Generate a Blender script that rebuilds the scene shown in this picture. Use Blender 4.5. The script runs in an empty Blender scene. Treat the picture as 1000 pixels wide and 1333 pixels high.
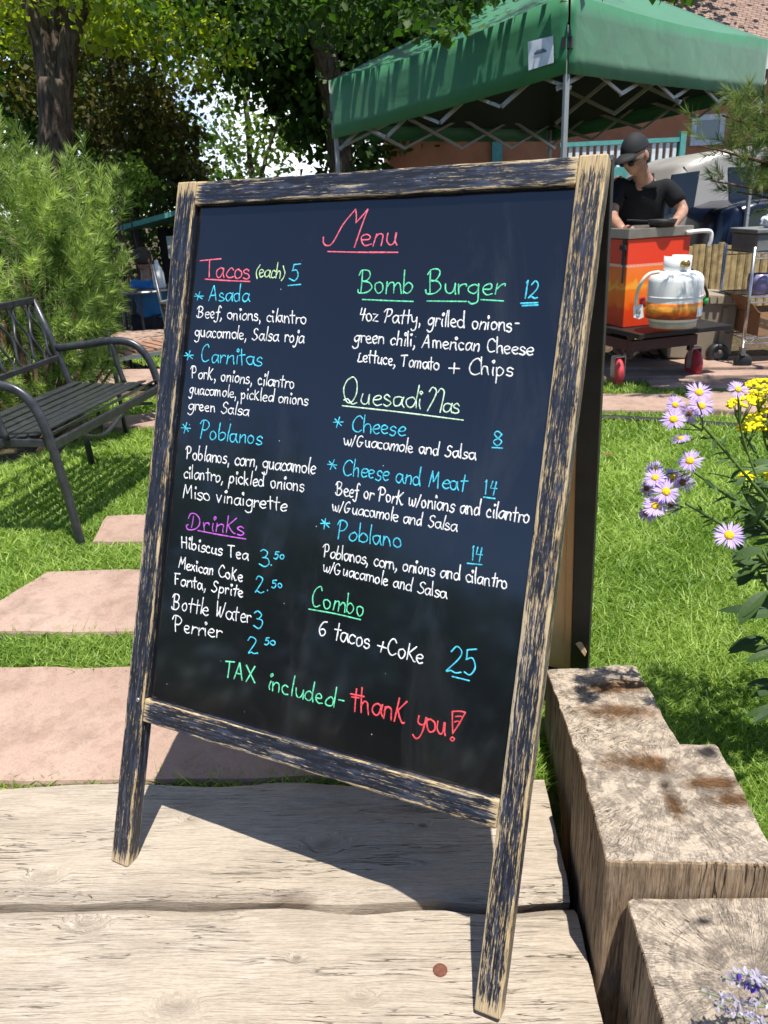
import bpy, bmesh, math, random
import numpy as np
from mathutils import Vector, Matrix, Quaternion

SC = bpy.context.scene
COL = SC.collection
rnd = random.Random(7)
rng = np.random.default_rng(7)
R = math.radians

# ------------------------------------------------------------------ camera
F = 1020.06
RM = np.array([[0.8994619, 0.4348030, -0.0437563], [0.1230267, -0.3480288, -0.9293763], [-0.4193241, 0.8305554, -0.3665310]])
CAM = np.array([1.02415, -0.79054, 1.15493])
FH = np.array([math.sin(-0.46754), math.cos(-0.46754), 0.0])     # level viewing direction
cd = bpy.data.cameras.new('camera')
cam = bpy.data.objects.new('camera', cd); COL.objects.link(cam)
cam.matrix_world = Matrix(((RM[0][0], -RM[1][0], -RM[2][0], CAM[0]), (RM[0][1], -RM[1][1], -RM[2][1], CAM[1]),
                           (RM[0][2], -RM[1][2], -RM[2][2], CAM[2]), (0, 0, 0, 1)))
cd.sensor_fit = 'HORIZONTAL'; cd.sensor_width = 36.0; cd.lens = 36.0 * F / 1000.0
cd.clip_start = 0.05; cd.clip_end = 3000
cd.dof.use_dof = True; cd.dof.focus_distance = 1.75; cd.dof.aperture_fstop = 17.0
SC.camera = cam

# ------------------------------------------------------------------ world, sun, exposure
SUN = Vector((-0.227, 0.205, -0.952)).normalized()               # direction the light travels
w = bpy.data.worlds.new('World'); SC.world = w; w.use_nodes = True
nt = w.node_tree; nt.nodes.clear()
out = nt.nodes.new('ShaderNodeOutputWorld'); bg = nt.nodes.new('ShaderNodeBackground'); sky = nt.nodes.new('ShaderNodeTexSky')
sky.sky_type = 'NISHITA'; sky.sun_disc = False
sky.sun_elevation = math.asin(-SUN.z); sky.sun_rotation = math.atan2(-SUN.x, -SUN.y)
sky.air_density = 1.0; sky.dust_density = 0.0; sky.ozone_density = 4.0; sky.altitude = 2800
tc = nt.nodes.new('ShaderNodeTexCoord'); nz = nt.nodes.new('ShaderNodeTexNoise'); rp = nt.nodes.new('ShaderNodeValToRGB'); mx = nt.nodes.new('ShaderNodeMix')
mx.data_type = 'RGBA'
nz.inputs['Scale'].default_value = 2.6; nz.inputs['Detail'].default_value = 7; nz.inputs['Roughness'].default_value = 0.55
rp.color_ramp.elements[0].position = 0.44; rp.color_ramp.elements[1].position = 0.58
nt.links.new(tc.outputs['Generated'], nz.inputs['Vector']); nt.links.new(nz.outputs['Fac'], rp.inputs['Fac'])
sx_ = nt.nodes.new('ShaderNodeSeparateXYZ'); nt.links.new(tc.outputs['Generated'], sx_.inputs[0])
mr = nt.nodes.new('ShaderNodeMapRange'); mr.inputs['From Min'].default_value = -0.15; mr.inputs['From Max'].default_value = 0.35; nt.links.new(sx_.outputs[1], mr.inputs['Value'])   # the clouds stand over the trees ahead; behind the viewer the sky is clear
ml = nt.nodes.new('ShaderNodeMath'); ml.operation = 'MULTIPLY'; nt.links.new(rp.outputs['Color'], ml.inputs[0]); nt.links.new(mr.outputs['Result'], ml.inputs[1]); nt.links.new(ml.outputs[0], mx.inputs['Factor']); nt.links.new(sky.outputs['Color'], mx.inputs['A'])
mx.inputs['B'].default_value = (9.5, 9.8, 10.4, 1)
nt.links.new(mx.outputs['Result'], bg.inputs['Color']); bg.inputs['Strength'].default_value = 0.125
nt.links.new(bg.outputs['Background'], out.inputs['Surface'])
sd = bpy.data.lights.new('sun', 'SUN'); sd.energy = 5.0; sd.angle = R(0.5); sd.color = (1.0, 0.95, 0.87)
sun = bpy.data.objects.new('sun', sd); COL.objects.link(sun)
sun.rotation_euler = SUN.to_track_quat('-Z', 'Y').to_euler()
SC.view_settings.view_transform = 'Standard'; SC.view_settings.look = 'None'
SC.view_settings.exposure = 0.6; SC.view_settings.gamma = 1.0
SC.cycles.max_bounces = 6; SC.cycles.transparent_max_bounces = 6

# ------------------------------------------------------------------ helpers
def ray(px, py):
    return RM.T @ np.array([(px - 500) / F, (py - 666.5) / F, 1.0])
def G(px, py, z=-0.03):                       # where the sight line of a photo point meets the level z
    v = ray(px, py); return Vector(CAM + v * ((z - CAM[2]) / v[2]))
def A(px, py, D):                             # ... or the distance D ahead
    v = ray(px, py); return Vector(CAM + v * (D / (v @ FH)))
RH = Vector((FH[1], -FH[0], 0)); FW = Vector(FH)

def wl(o):
    v = Vector((0, 0, 0))
    while o is not None:
        v = v + o.location; o = o.parent
    return v

class MB:
    def __init__(s): s.v = []; s.f = []; s.t = []
    def add(s, vs, fs, tint=0.5):
        b = len(s.v); s.v.extend([tuple(p) for p in vs]); s.f.extend([tuple(i + b for i in f) for f in fs]); s.t.extend([tint] * len(vs))
    def box(s, c, size, rot=None):
        c = Vector(c); hx, hy, hz = [k / 2 for k in size]
        m = rot if rot is not None else Matrix.Identity(3)
        vs = [c + m @ Vector((x * hx, y * hy, z * hz)) for x in (-1, 1) for y in (-1, 1) for z in (-1, 1)]
        s.add(vs, [(0, 1, 3, 2), (4, 6, 7, 5), (0, 4, 5, 1), (2, 3, 7, 6), (0, 2, 6, 4), (1, 5, 7, 3)])
    def bar(s, a, b, w, h, up=(0, 0, 1)):
        a = Vector(a); b = Vector(b); d = (b - a); L = d.length; d.normalize()
        x = d.cross(Vector(up))
        if x.length < 1e-4: x = d.cross(Vector((1, 0, 0)))
        x.normalize(); y = x.cross(d)
        s.box((a + b) / 2, (w, L, h), Matrix((x, d, y)).transposed())
    def tube(s, path, r, n=8, cap=True, sq=1.0, up=None):
        path = [Vector(p) for p in path]; k = len(path)
        rs = r if isinstance(r, (list, tuple)) else [r] * k
        vs = []; prev = None
        for i, p in enumerate(path):
            d = (path[min(i + 1, k - 1)] - path[max(i - 1, 0)])
            if d.length < 1e-9: d = Vector((0, 0, 1))
            d.normalize()
            if prev is None:
                a = Vector(up) if up is not None else (Vector((0, 0, 1)) if abs(d.z) < 0.9 else Vector((1, 0, 0)))
                x = d.cross(a).normalized()
            else:
                x = (prev - d * prev.dot(d))
                x = x.normalized() if x.length > 1e-6 else d.orthogonal().normalized()
            prev = x; y = d.cross(x)
            for j in range(n):
                t = 2 * math.pi * j / n
                vs.append(p + x * math.cos(t) * rs[i] + y * math.sin(t) * rs[i] * sq)
        fs = []
        for i in range(k - 1):
            for j in range(n):
                fs.append((i * n + j, i * n + (j + 1) % n, (i + 1) * n + (j + 1) % n, (i + 1) * n + j))
        if cap: fs.append(tuple(range(n - 1, -1, -1))); fs.append(tuple((k - 1) * n + j for j in range(n)))
        s.add(vs, fs)
    def lathe(s, prof, o=(0, 0, 0), n=24, axis=(0, 0, 1)):
        q = Vector((0, 0, 1)).rotation_difference(Vector(axis).normalized()); o = Vector(o)
        vs = []; k = len(prof)
        for r, z in prof:
            for j in range(n):
                t = 2 * math.pi * j / n; vs.append(o + q @ Vector((r * math.cos(t), r * math.sin(t), z)))
        fs = [(i * n + j, i * n + (j + 1) % n, (i + 1) * n + (j + 1) % n, (i + 1) * n + j) for i in range(k - 1) for j in range(n)]
        fs.append(tuple(range(n - 1, -1, -1))); fs.append(tuple((k - 1) * n + j for j in range(n)))
        s.add(vs, fs)
    def prism(s, poly, d):                    # closed 3-D polygon pushed along d
        d = Vector(d); n = len(poly); vs = [Vector(p) for p in poly]; vs = vs + [p + d for p in vs]
        s.add(vs, [tuple(range(n)), tuple(range(2 * n - 1, n - 1, -1))] + [(i, i + n, (i + 1) % n + n, (i + 1) % n) for i in range(n)])
    def ball(s, c, r, n=12, m=8, rot=None, fn=None):
        c = Vector(c); rx, ry, rz = r if isinstance(r, (tuple, list)) else (r, r, r); vs = []
        for i in range(m + 1):
            ph = math.pi * i / m
            for j in range(n):
                t = 2 * math.pi * j / n; p = Vector((math.sin(ph) * math.cos(t), math.sin(ph) * math.sin(t), math.cos(ph)))
                if fn: p = fn(p)
                p = Vector((p.x * rx, p.y * ry, p.z * rz)); vs.append(c + (rot @ p if rot is not None else p))
        s.add(vs, [(i * n + j, i * n + (j + 1) % n, (i + 1) * n + (j + 1) % n, (i + 1) * n + j) for i in range(m) for j in range(n)])
    def build(s, name, m, parent=None, smooth=False, bevel=0, loc=None, rot=None, seg=2):
        me = bpy.data.meshes.new(name)
        o = bpy.data.objects.new(name, me)
        if parent is not None: o.parent = parent
        off = Vector((0, 0, 0))
        if loc is None:
            off = wl(parent) if parent is not None else Vector((0, 0, 0))
        else: o.location = loc
        if rot is not None: o.rotation_euler = rot
        me.from_pydata([(p[0] - off.x, p[1] - off.y, p[2] - off.z) for p in s.v], [], s.f)
        at = me.attributes.new('tint', 'FLOAT', 'POINT'); at.data.foreach_set('value', np.array(s.t, dtype=np.float32))
        me.materials.append(m)
        COL.objects.link(o)
        if bevel:
            md = o.modifiers.new('bevel', 'BEVEL'); md.width = bevel; md.segments = seg; md.limit_method = 'ANGLE'; md.angle_limit = R(35)
        bm = bmesh.new(); bm.from_mesh(me); bmesh.ops.recalc_face_normals(bm, faces=bm.faces); bm.to_mesh(me); bm.free()
        if smooth:
            me.polygons.foreach_set('use_smooth', [True] * len(me.polygons))
        return o

def mesh_np(name, v, f, m, parent=None, tint=None, smooth=False, recalc=False):      # big meshes straight from numpy arrays
    me = bpy.data.meshes.new(name); v = np.asarray(v, dtype=np.float32); f = np.asarray(f, dtype=np.int32)
    if parent is not None: v = v - np.array(wl(parent), dtype=np.float32)
    k = f.shape[1]
    me.vertices.add(len(v)); me.vertices.foreach_set('co', v.ravel())
    me.loops.add(f.size); me.loops.foreach_set('vertex_index', f.ravel())
    me.polygons.add(len(f)); me.polygons.foreach_set('loop_start', np.arange(0, f.size, k, dtype=np.int32))
    me.polygons.foreach_set('loop_total', np.full(len(f), k, dtype=np.int32))
    me.update(calc_edges=True); me.validate()
    if tint is not None:
        at = me.attributes.new('tint', 'FLOAT', 'POINT'); at.data.foreach_set('value', np.asarray(tint, dtype=np.float32))
    me.materials.append(m); o = bpy.data.objects.new(name, me); COL.objects.link(o)
    if parent is not None: o.parent = parent
    if smooth: me.polygons.foreach_set('use_smooth', [True] * len(me.polygons))
    return o

def tag(o, label=None, cat=None, group=None, kind=None):
    if label: o['label'] = label
    if cat: o['category'] = cat
    if group: o['group'] = group
    if kind: o['kind'] = kind
    return o
def thing(name, label, cat, loc=(0, 0, 0), group=None, rz=0):
    o = bpy.data.objects.new(name, None); COL.objects.link(o); o.location = loc; o.rotation_euler = (0, 0, rz)
    o.empty_display_size = 0.1
    return tag(o, label, cat, group)
def dup(o, loc, rz=0, label=None, parent=None):                  # a copy of a thing with copies of its parts and sub-parts
    c = o.copy(); COL.objects.link(c)
    if parent is None: c.location = loc; c.rotation_euler = (0, 0, rz)
    else: c.parent = parent
    if label: c['label'] = label
    for ch in list(o.children): dup(ch, None, parent=c)
    return c
def cr(pts, k=6):                                               # Catmull-Rom through the points
    P = [Vector(p) for p in pts]
    if len(P) < 3: return P
    Q = [P[0] * 2 - P[1]] + P + [P[-1] * 2 - P[-2]]; o = []
    for i in range(1, len(Q) - 2):
        for j in range(k):
            t = j / k; a, b, c, d = Q[i - 1], Q[i], Q[i + 1], Q[i + 2]
            o.append(0.5 * ((2 * b) + (c - a) * t + (2 * a - 5 * b + 4 * c - d) * t * t + (3 * b - a - 3 * c + d) * t ** 3))
    o.append(P[-1]); return o
def mixv(a, b, t): return Vector(a) * (1 - t) + Vector(b) * t

# ------------------------------------------------------------------ materials
class NT:
    def __init__(s, name):
        s.m = bpy.data.materials.new(name); s.m.use_nodes = True; s.t = s.m.node_tree; s.b = s.t.nodes['Principled BSDF']; s.o = s.t.nodes['Material Output']
    def n(s, typ, **kw):
        o = s.t.nodes.new(typ)
        for k, v in kw.items():
            if k in o.inputs: o.inputs[k].default_value = v
            else: setattr(o, k, v)
        return o
    def l(s, a, b): s.t.links.new(a, b)
    def coord(s, kind='Object', scale=(1, 1, 1)):
        c = s.n('ShaderNodeTexCoord'); m = s.n('ShaderNodeMapping'); m.inputs['Scale'].default_value = scale
        s.l(c.outputs[kind], m.inputs['Vector']); return m.outputs['Vector']
    def noise(s, vec, scale, detail=4, rough=0.55, dist=0.0):
        n = s.n('ShaderNodeTexNoise', Scale=scale, Detail=detail, Roughness=rough, Distortion=dist); s.l(vec, n.inputs['Vector']); return n.outputs['Fac']
    def ramp(s, fac, stops, interp='LINEAR'):
        r = s.n('ShaderNodeValToRGB'); r.color_ramp.interpolation = interp; e = r.color_ramp.elements
        while len(e) < len(stops): e.new(0.5)
        for el, (p, c) in zip(e, stops):
            el.position = p; el.color = (c, c, c, 1) if not isinstance(c, (tuple, list)) else (*c, 1)
        s.l(fac, r.inputs['Fac']); return r.outputs['Color']
    def mix(s, fac, a, b, mode='MIX'):
        m = s.n('ShaderNodeMix', data_type='RGBA', blend_type=mode)
        for k, x in (('Factor', fac), ('A', a), ('B', b)):
            if isinstance(x, (int, float)): m.inputs[k].default_value = x
            elif isinstance(x, (tuple, list)): m.inputs[k].default_value = (*x, 1)
            else: s.l(x, m.inputs[k])
        return m.outputs['Result']
    def math(s, op, a, b=0.0, clamp=False):
        m = s.n('ShaderNodeMath', operation=op, use_clamp=clamp)
        for i, x in enumerate((a, b)):
            if isinstance(x, (int, float)): m.inputs[i].default_value = x
            else: s.l(x, m.inputs[i])
        return m.outputs[0]
    def bump(s, h, strength=0.4, dist=0.01):
        b = s.n('ShaderNodeBump', Strength=strength, Distance=dist); s.l(h, b.inputs['Height']); s.l(b.outputs['Normal'], s.b.inputs['Normal']); return b
    def col(s, c): s.l(c, s.b.inputs['Base Color'])
    def set(s, **kw):
        for k, v in kw.items(): s.b.inputs[k.replace('_', ' ')].default_value = v

def mat(name, c, rough=0.6, metal=0.0, var=0.18, scale=12.0, bump=0.15, spec=0.5, bscale=60.0, bdist=0.002):
    t = NT(name); v = t.coord(); n = t.noise(v, scale, 5)
    t.col(t.ramp(n, [(0.3, tuple(x * (1 - var) for x in c)), (0.7, tuple(min(1, x * (1 + var)) for x in c))]))
    t.set(Roughness=rough, Metallic=metal); t.b.inputs['Specular IOR Level'].default_value = spec
    n2 = t.noise(v, bscale, 4); rr = t.math('ADD', t.math('MULTIPLY', n, 0.25), rough - 0.12); t.l(rr, t.b.inputs['Roughness'])
    if bump: t.bump(n2, bump, bdist)
    return t.m

def leafmat(name, dark, light, trans=0.45, tcol=None, rough=0.55, spec=0.3):
    t = NT(name); a = t.n('ShaderNodeAttribute', attribute_name='tint')
    c = t.ramp(a.outputs['Fac'], [(0.0, dark), (1.0, light)])
    t.col(c); t.set(Roughness=rough); t.b.inputs['Specular IOR Level'].default_value = spec
    tr = t.n('ShaderNodeBsdfTranslucent'); tcx = t.mix(1.0, c, tcol or (1.6, 1.7, 0.7), 'MULTIPLY'); t.l(tcx, tr.inputs['Color'])
    ms = t.n('ShaderNodeMixShader'); ms.inputs[0].default_value = trans
    t.l(t.b.outputs[0], ms.inputs[1]); t.l(tr.outputs[0], ms.inputs[2]); t.l(ms.outputs[0], t.o.inputs['Surface'])
    return t.m

def weathered(name, c1, c2, c3, ax='x', fine=160.0, crack=0.55, stain=None, warm=None, knots=()):
    """old bare timber: fine wavy grain along x, long drying cracks, grey and warm patches, a few knots"""
    t = NT(name); v0 = t.coord('Object'); wp = t.noise(t.coord('Object', (.35, 1, 1)), 7, 3)
    sp = t.n('ShaderNodeSeparateXYZ'); t.l(v0, sp.inputs[0]); cb = t.n('ShaderNodeCombineXYZ')
    yy = t.math('ADD', sp.outputs[1], t.math('MULTIPLY', wp, 0.035)); kmask = None
    for kx, ky, kr, ks_ in knots:                                   # the grain swerves round each knot
        a = t.math('DIVIDE', t.math('SUBTRACT', sp.outputs[0], kx), kr * 1.7); b = t.math('DIVIDE', t.math('SUBTRACT', sp.outputs[1], ky), kr)
        d = t.math('SQRT', t.math('ADD', t.math('MULTIPLY', a, a), t.math('MULTIPLY', b, b))); d = t.math('ADD', d, t.math('MULTIPLY', t.math('SUBTRACT', t.noise(v0, 45, 3), .5), .8))
        yy = t.math('ADD', yy, t.math('MULTIPLY', t.ramp(d, [(0.2, 1.0), (1.0, 0.0)], 'EASE'), kr * 1.1))
        km = t.math('MULTIPLY', t.ramp(d, [(0.15, 1.0), (0.55, 0.0)]), ks_); kmask = km if kmask is None else t.math('MAXIMUM', kmask, km)
    t.l(sp.outputs[0], cb.inputs[0]); t.l(yy, cb.inputs[1]); t.l(sp.outputs[2], cb.inputs[2])
    def st(k):
        m = t.n('ShaderNodeMapping'); m.inputs['Scale'].default_value = (k, 1, 1); t.l(cb.outputs[0], m.inputs['Vector']); return m.outputs['Vector']
    v = st(.04); v2 = st(.09); v3 = st(.22)
    g = t.noise(v, fine, 7, 0.72, 0.3); gf = t.noise(v2, 950, 4, .7); g2 = t.noise(v3, 16, 5, 0.6, 0.8); p = t.noise(v0, 3.0, 5)
    base = t.ramp(g, [(0.30, c1), (0.48, c2), (0.72, c3)])
    base = t.mix(t.ramp(p, [(0.40, 0.0), (0.66, 0.5)]), base, warm or c2)
    base = t.mix(0.6, base, t.ramp(gf, [(0.36, 0.70), (0.6, 1.1)]), 'MULTIPLY'); base = t.mix(0.5, base, t.ramp(g2, [(0.36, 0.72), (0.58, 1.06)]), 'MULTIPLY')
    cn = t.noise(v, 95, 4, 0.5, 0.3); gate = t.ramp(t.noise(v3, 11, 3), [(crack - 0.04, 0.0), (crack + 0.05, 1.0)])
    ck = t.math('MULTIPLY', t.ramp(t.math('ABSOLUTE', t.math('SUBTRACT', cn, 0.5)), [(0.0, 1.0), (0.011, 0.0)]), gate)
    base = t.mix(t.math('MULTIPLY', ck, 0.85), base, (0.04, 0.03, 0.022))
    kv = t.n('ShaderNodeTexVoronoi', Scale=3.4, Randomness=1.0); t.l(st(.6), kv.inputs['Vector'])
    kd = t.math('ADD', kv.outputs['Distance'], t.math('MULTIPLY', t.math('SUBTRACT', t.noise(v0, 40, 3), .5), .05)); kn = t.ramp(kd, [(0.06, 1.0), (0.12, 0.0)]); base = t.mix(t.math('MULTIPLY', kn, 0.6), base, (0.10, 0.07, 0.05))
    if kmask is not None: base = t.mix(kmask, base, (0.045, 0.033, 0.026))
    t.col(base); t.set(Roughness=0.88); t.b.inputs['Specular IOR Level'].default_value = 0.15
    h = t.math('SUBTRACT', t.math('ADD', t.math('MULTIPLY', g, 0.6), t.math('MULTIPLY', g2, 0.5)), t.math('MULTIPLY', ck, 1.3))
    t.bump(t.math('ADD', h, t.math('MULTIPLY', gf, .25)), 0.8, 0.005); return t.m

def endgrain(name, cx, cy, c1, c2, stains=(), chars=(), sm=1.0):
    """sawn top of an upright post: faint rings round (cx, cy), fine radial and ring-wise drying checks, rusty stains; the sides show upright grain"""
    t = NT(name); v0 = t.coord('Object'); geo = t.n('ShaderNodeTexCoord')
    sp = t.n('ShaderNodeSeparateXYZ'); t.l(v0, sp.inputs[0])
    nd = t.noise(v0, 11, 4); nd2 = t.noise(v0, 45, 3); X = t.math('SUBTRACT', sp.outputs[0], cx); Y = t.math('SUBTRACT', sp.outputs[1], cy)
    rr = t.math('SQRT', t.math('ADD', t.math('MULTIPLY', X, X), t.math('MULTIPLY', Y, Y)))
    rw = t.math('ADD', t.math('ADD', rr, t.math('MULTIPLY', nd, 0.03)), t.math('MULTIPLY', nd2, 0.003))
    rn = t.n('ShaderNodeTexNoise', Scale=1.0, Detail=5.0, Roughness=0.7); rn.noise_dimensions = '1D'; t.l(t.math('MULTIPLY', rw, 210.0), rn.inputs['W']); ring = t.math('ADD', t.math('MULTIPLY', rn.outputs['Fac'], .6), .2)
    an = t.math('ADD', t.math('ARCTAN2', Y, X), t.math('MULTIPLY', nd, 0.35))
    def checks(ka, kr, sc, wd, lo, gs):
        cb = t.n('ShaderNodeCombineXYZ'); t.l(t.math('MULTIPLY', an, ka), cb.inputs[0]); t.l(t.math('MULTIPLY', rw, kr), cb.inputs[1])
        cn = t.noise(cb.outputs[0], sc, 3, 0.55, 0.25); k = t.ramp(t.math('ABSOLUTE', t.math('SUBTRACT', cn, 0.5)), [(0.0, 1.0), (wd, 0.0)])
        return t.math('MULTIPLY', k, t.ramp(t.noise(v0, gs, 3), [(lo - .04, 0.0), (lo + .05, 1.0)]))
    ck = checks(3.5, 2.2, 6.0, 0.013, 0.47, 12); c2_ = checks(16.0, 5.0, 5.0, 0.022, 0.47, 22); c3_ = checks(40.0, 22.0, 3.0, 0.05, 0.52, 40)
    fine = t.noise(v0, 300, 4, .7); pn = t.noise(v0, 6, 6, .65)
    top = t.ramp(ring, [(0.36, tuple(x * .86 for x in c1)), (0.62, c2)])
    top = t.mix(t.ramp(pn, [(0.42, 0.0), (0.72, 0.35)]), top, tuple(x * 0.82 for x in c1))
    top = t.mix(0.6, top, t.ramp(fine, [(0.34, 0.68), (0.62, 1.16)]), 'MULTIPLY')
    sn = t.noise(t.coord('Object', (1, 1, 1)), 17, 6, .7)
    for lst, colr in ((stains, (0.15, 0.075, 0.03)), (chars, (0.022, 0.02, 0.022))):
        for (ex, ey, ax_, ay_) in lst:
            a = t.math('DIVIDE', t.math('SUBTRACT', sp.outputs[0], ex), ax_); b = t.math('DIVIDE', t.math('SUBTRACT', sp.outputs[1], ey), ay_)
            d = t.math('ADD', t.math('SQRT', t.math('ADD', t.math('MULTIPLY', a, a), t.math('MULTIPLY', b, b))), t.math('MULTIPLY', t.math('SUBTRACT', sn, .5), 2.4))
            top = t.mix(t.ramp(d, [(0.3, 0.95), (1.3, 0.0)]), top, colr)
    core = t.ramp(t.math('ADD', rr, t.math('MULTIPLY', nd2, .03)), [(0.020, 1.0), (0.030, 0.0)]) if name.endswith('star') else None
    top = t.mix(t.math('MULTIPLY', ck, 0.9), top, (0.035, 0.024, 0.016)); top = t.mix(t.math('MULTIPLY', c2_, 0.33), top, (0.07, 0.05, 0.035)); top = t.mix(t.math('MULTIPLY', c3_, 0.10), top, (0.14, 0.11, 0.08))
    if core is not None: top = t.mix(t.math('MULTIPLY', core, .9), top, (0.03, 0.018, 0.012))
    vs = t.coord('Object', (1, 1, 0.06)); g = t.noise(vs, 260, 6, 0.7, 0.6); cs = t.noise(vs, 46, 4, .5, .5); g2 = t.noise(t.coord('Object', (1, 1, .25)), 17, 5, .65, .6)
    side = t.ramp(g, [(0.34, (0.15, 0.10, 0.06)), (0.5, (0.36, 0.26, 0.17)), (0.68, (0.52, 0.41, 0.29))])
    side = t.mix(0.7, side, t.ramp(g2, [(0.38, 0.5), (0.6, 1.1)]), 'MULTIPLY')
    ks = t.math('MULTIPLY', t.ramp(t.math('ABSOLUTE', t.math('SUBTRACT', cs, 0.5)), [(0.0, 1.0), (0.02, 0.0)]), t.ramp(t.noise(vs, 17, 3), [(0.46, 0.0), (0.54, 1.0)]))
    side = t.mix(t.math('MULTIPLY', ks, 0.9), side, (0.02, 0.013, 0.008))
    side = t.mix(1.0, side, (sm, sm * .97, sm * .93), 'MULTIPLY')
    nrm = t.n('ShaderNodeSeparateXYZ'); t.l(geo.outputs['Normal'], nrm.inputs[0])
    up = t.ramp(nrm.outputs[2], [(0.55, 0.0), (0.8, 1.0)])
    t.col(t.mix(up, side, top)); t.set(Roughness=0.9); t.b.inputs['Specular IOR Level'].default_value = 0.15
    ht = t.math('SUBTRACT', t.math('ADD', t.math('MULTIPLY', ring, 0.3), t.math('MULTIPLY', fine, 0.4)), t.math('ADD', ck, t.math('MULTIPLY', t.math('ADD', c2_, c3_), 0.5)))
    hs = t.math('SUBTRACT', t.math('ADD', g, t.math('MULTIPLY', g2, .8)), t.math('MULTIPLY', ks, 1.4))
    t.bump(t.mix(up, hs, ht), 0.8, 0.005); return t.m

def painted_wood(name, ax='z', bias=0.0, crackle=0.5):
    """navy-black paint scraped and worn through to pale yellow wood, most of all along the edges"""
    t = NT(name); f_ = lambda k: {'z': (1, 1, k), 'x': (k, 1, 1)}[ax]
    v = t.coord('Object', f_(0.045)); v2 = t.coord('Object', f_(0.11)); v3 = t.coord('Object', f_(0.3)); v0 = t.coord('Object'); g = t.coord('Generated')
    sp = t.n('ShaderNodeSeparateXYZ'); t.l(g, sp.inputs[0]); cross = sp.outputs[0] if ax == 'z' else sp.outputs[2]; lng = sp.outputs[2] if ax == 'z' else sp.outputs[0]
    e = t.math('MULTIPLY', t.math('ABSOLUTE', t.math('SUBTRACT', cross, 0.5)), 2.0); ed = t.math('MULTIPLY', t.math('ABSOLUTE', t.math('SUBTRACT', sp.outputs[1], 0.5)), 2.0); edge = t.math('MULTIPLY', t.ramp(e, [(0.66, 0.0), (0.86, 0.55), (1.0, 1.0)]), t.ramp(ed, [(0.62, 0.0), (1.0, 1.0)]))
    le = t.math('MULTIPLY', t.math('ABSOLUTE', t.math('SUBTRACT', lng, 0.5)), 2.0); lend = t.ramp(le, [(0.95, 0.0), (1.0, 1.0)])
    n1 = t.noise(v, 330, 6, 0.7, 0.5); n1b = t.noise(v2, 520, 4, 0.7, 0.3); n2 = t.noise(v3, 30, 5, 0.65); n3 = t.noise(v0, 5.5, 4)
    wv = t.math('ADD', t.math('MULTIPLY', n1, 0.55), t.math('MULTIPLY', n1b, 0.40)); wv = t.math('ADD', wv, t.math('MULTIPLY', n2, 0.14)); wv = t.math('ADD', wv, t.math('MULTIPLY', n3, 0.16))
    wv = t.math('ADD', wv, t.math('MULTIPLY', edge, 0.155)); wv = t.math('ADD', wv, t.math('MULTIPLY', lend, 0.16)); wv = t.math('ADD', wv, bias)
    wear = t.ramp(wv, [(0.640, 0.0), (0.690, 1.0)])
    gr = t.noise(v, 420, 5, 0.6); wood = t.ramp(gr, [(0.3, (0.20, 0.135, 0.065)), (0.5, (0.46, 0.33, 0.165)), (0.7, (0.64, 0.50, 0.28))])
    grey = t.noise(v3, 9, 3); wood = t.mix(t.ramp(grey, [(0.45, 0.0), (0.65, 0.5)]), wood, (0.42, 0.375, 0.31))
    pn = t.noise(v2, 150, 5, .7); paint = t.ramp(pn, [(0.32, (0.006, 0.007, 0.010)), (0.50, (0.012, 0.015, 0.024)), (0.66, (0.045, 0.055, 0.09)), (0.78, (.17, .17, .17))])
    t.col(t.mix(wear, paint, wood)); t.l(t.math('ADD', t.math('MULTIPLY', wear, 0.3), 0.45), t.b.inputs['Roughness'])
    h = t.math('SUBTRACT', t.math('MULTIPLY', gr, 0.35), t.math('MULTIPLY', wear, 0.8)); t.bump(h, 0.5, 0.0015); return t.m
from mathutils import noise as mnoise
TA = R(24.0); TX = Vector((math.cos(TA), math.sin(TA), 0)); TY = Vector((-math.sin(TA), math.cos(TA), 0))   # the run and the depth of the timber steps
def ST(s, t, z=0.0): return TX * s + TY * t + Vector((0, 0, z))
def nz3(p, sc=1.0): return mnoise.noise(Vector(p) * sc)

# ------------------------------------------------------------------ ground: one sheet to the horizon, sunk under the steps
LAWN_FAR = [G(-400, 690), G(0, 606), G(110, 572), G(205, 552), G(500, 549), G(780, 546), G(1000, 553), G(1500, 575)]
def lawn_y(x):
    for a, b in zip(LAWN_FAR, LAWN_FAR[1:]):
        if a.x <= x <= b.x: return a.y + (b.y - a.y) * (x - a.x) / (b.x - a.x)
    return LAWN_FAR[0].y if x < LAWN_FAR[0].x else LAWN_FAR[-1].y
def sunk(x, y):
    s = x * TX.x + y * TX.y; t = x * TY.x + y * TY.y
    return -2.6 < s < 1.13 and t < 0.185
def gh(x, y):                                  # the garden drops half a metre towards the shady seats at the far left
    d = (x - CAM[0]) * FH[0] + (y - CAM[1]) * FH[1]; r = (x - CAM[0]) * FH[1] - (y - CAM[1]) * FH[0]
    a = min(1, max(0, (d - 6.3) / 1.9)); b = min(1, max(0, (-0.6 - r) / 1.6)); a = a * a * (3 - 2 * a); b = b * b * (3 - 2 * b); return -0.05 - 0.5 * a * b
gx = np.concatenate([[-900, -300, -90, -40, -20, -12, -8], np.arange(-5, 4.01, 0.08), [6, 9, 14, 22, 40, 90, 300, 900]])
gy = np.concatenate([[-900, -200, -60, -20, -8, -4], np.arange(-2.0, 8.01, 0.08), [10, 13, 17, 24, 40, 90, 300, 900]])
vs = [(x, y, (-0.30 if sunk(x, y) else gh(x, y)) + (0.012 * nz3((x, y, 0), 2.2) if abs(x) < 10 and abs(y) < 10 else 0)) for y in gy for x in gx]
nx = len(gx); fs = [(j * nx + i, j * nx + i + 1, (j + 1) * nx + i + 1, (j + 1) * nx + i) for j in range(len(gy) - 1) for i in range(nx - 1)]
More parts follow.
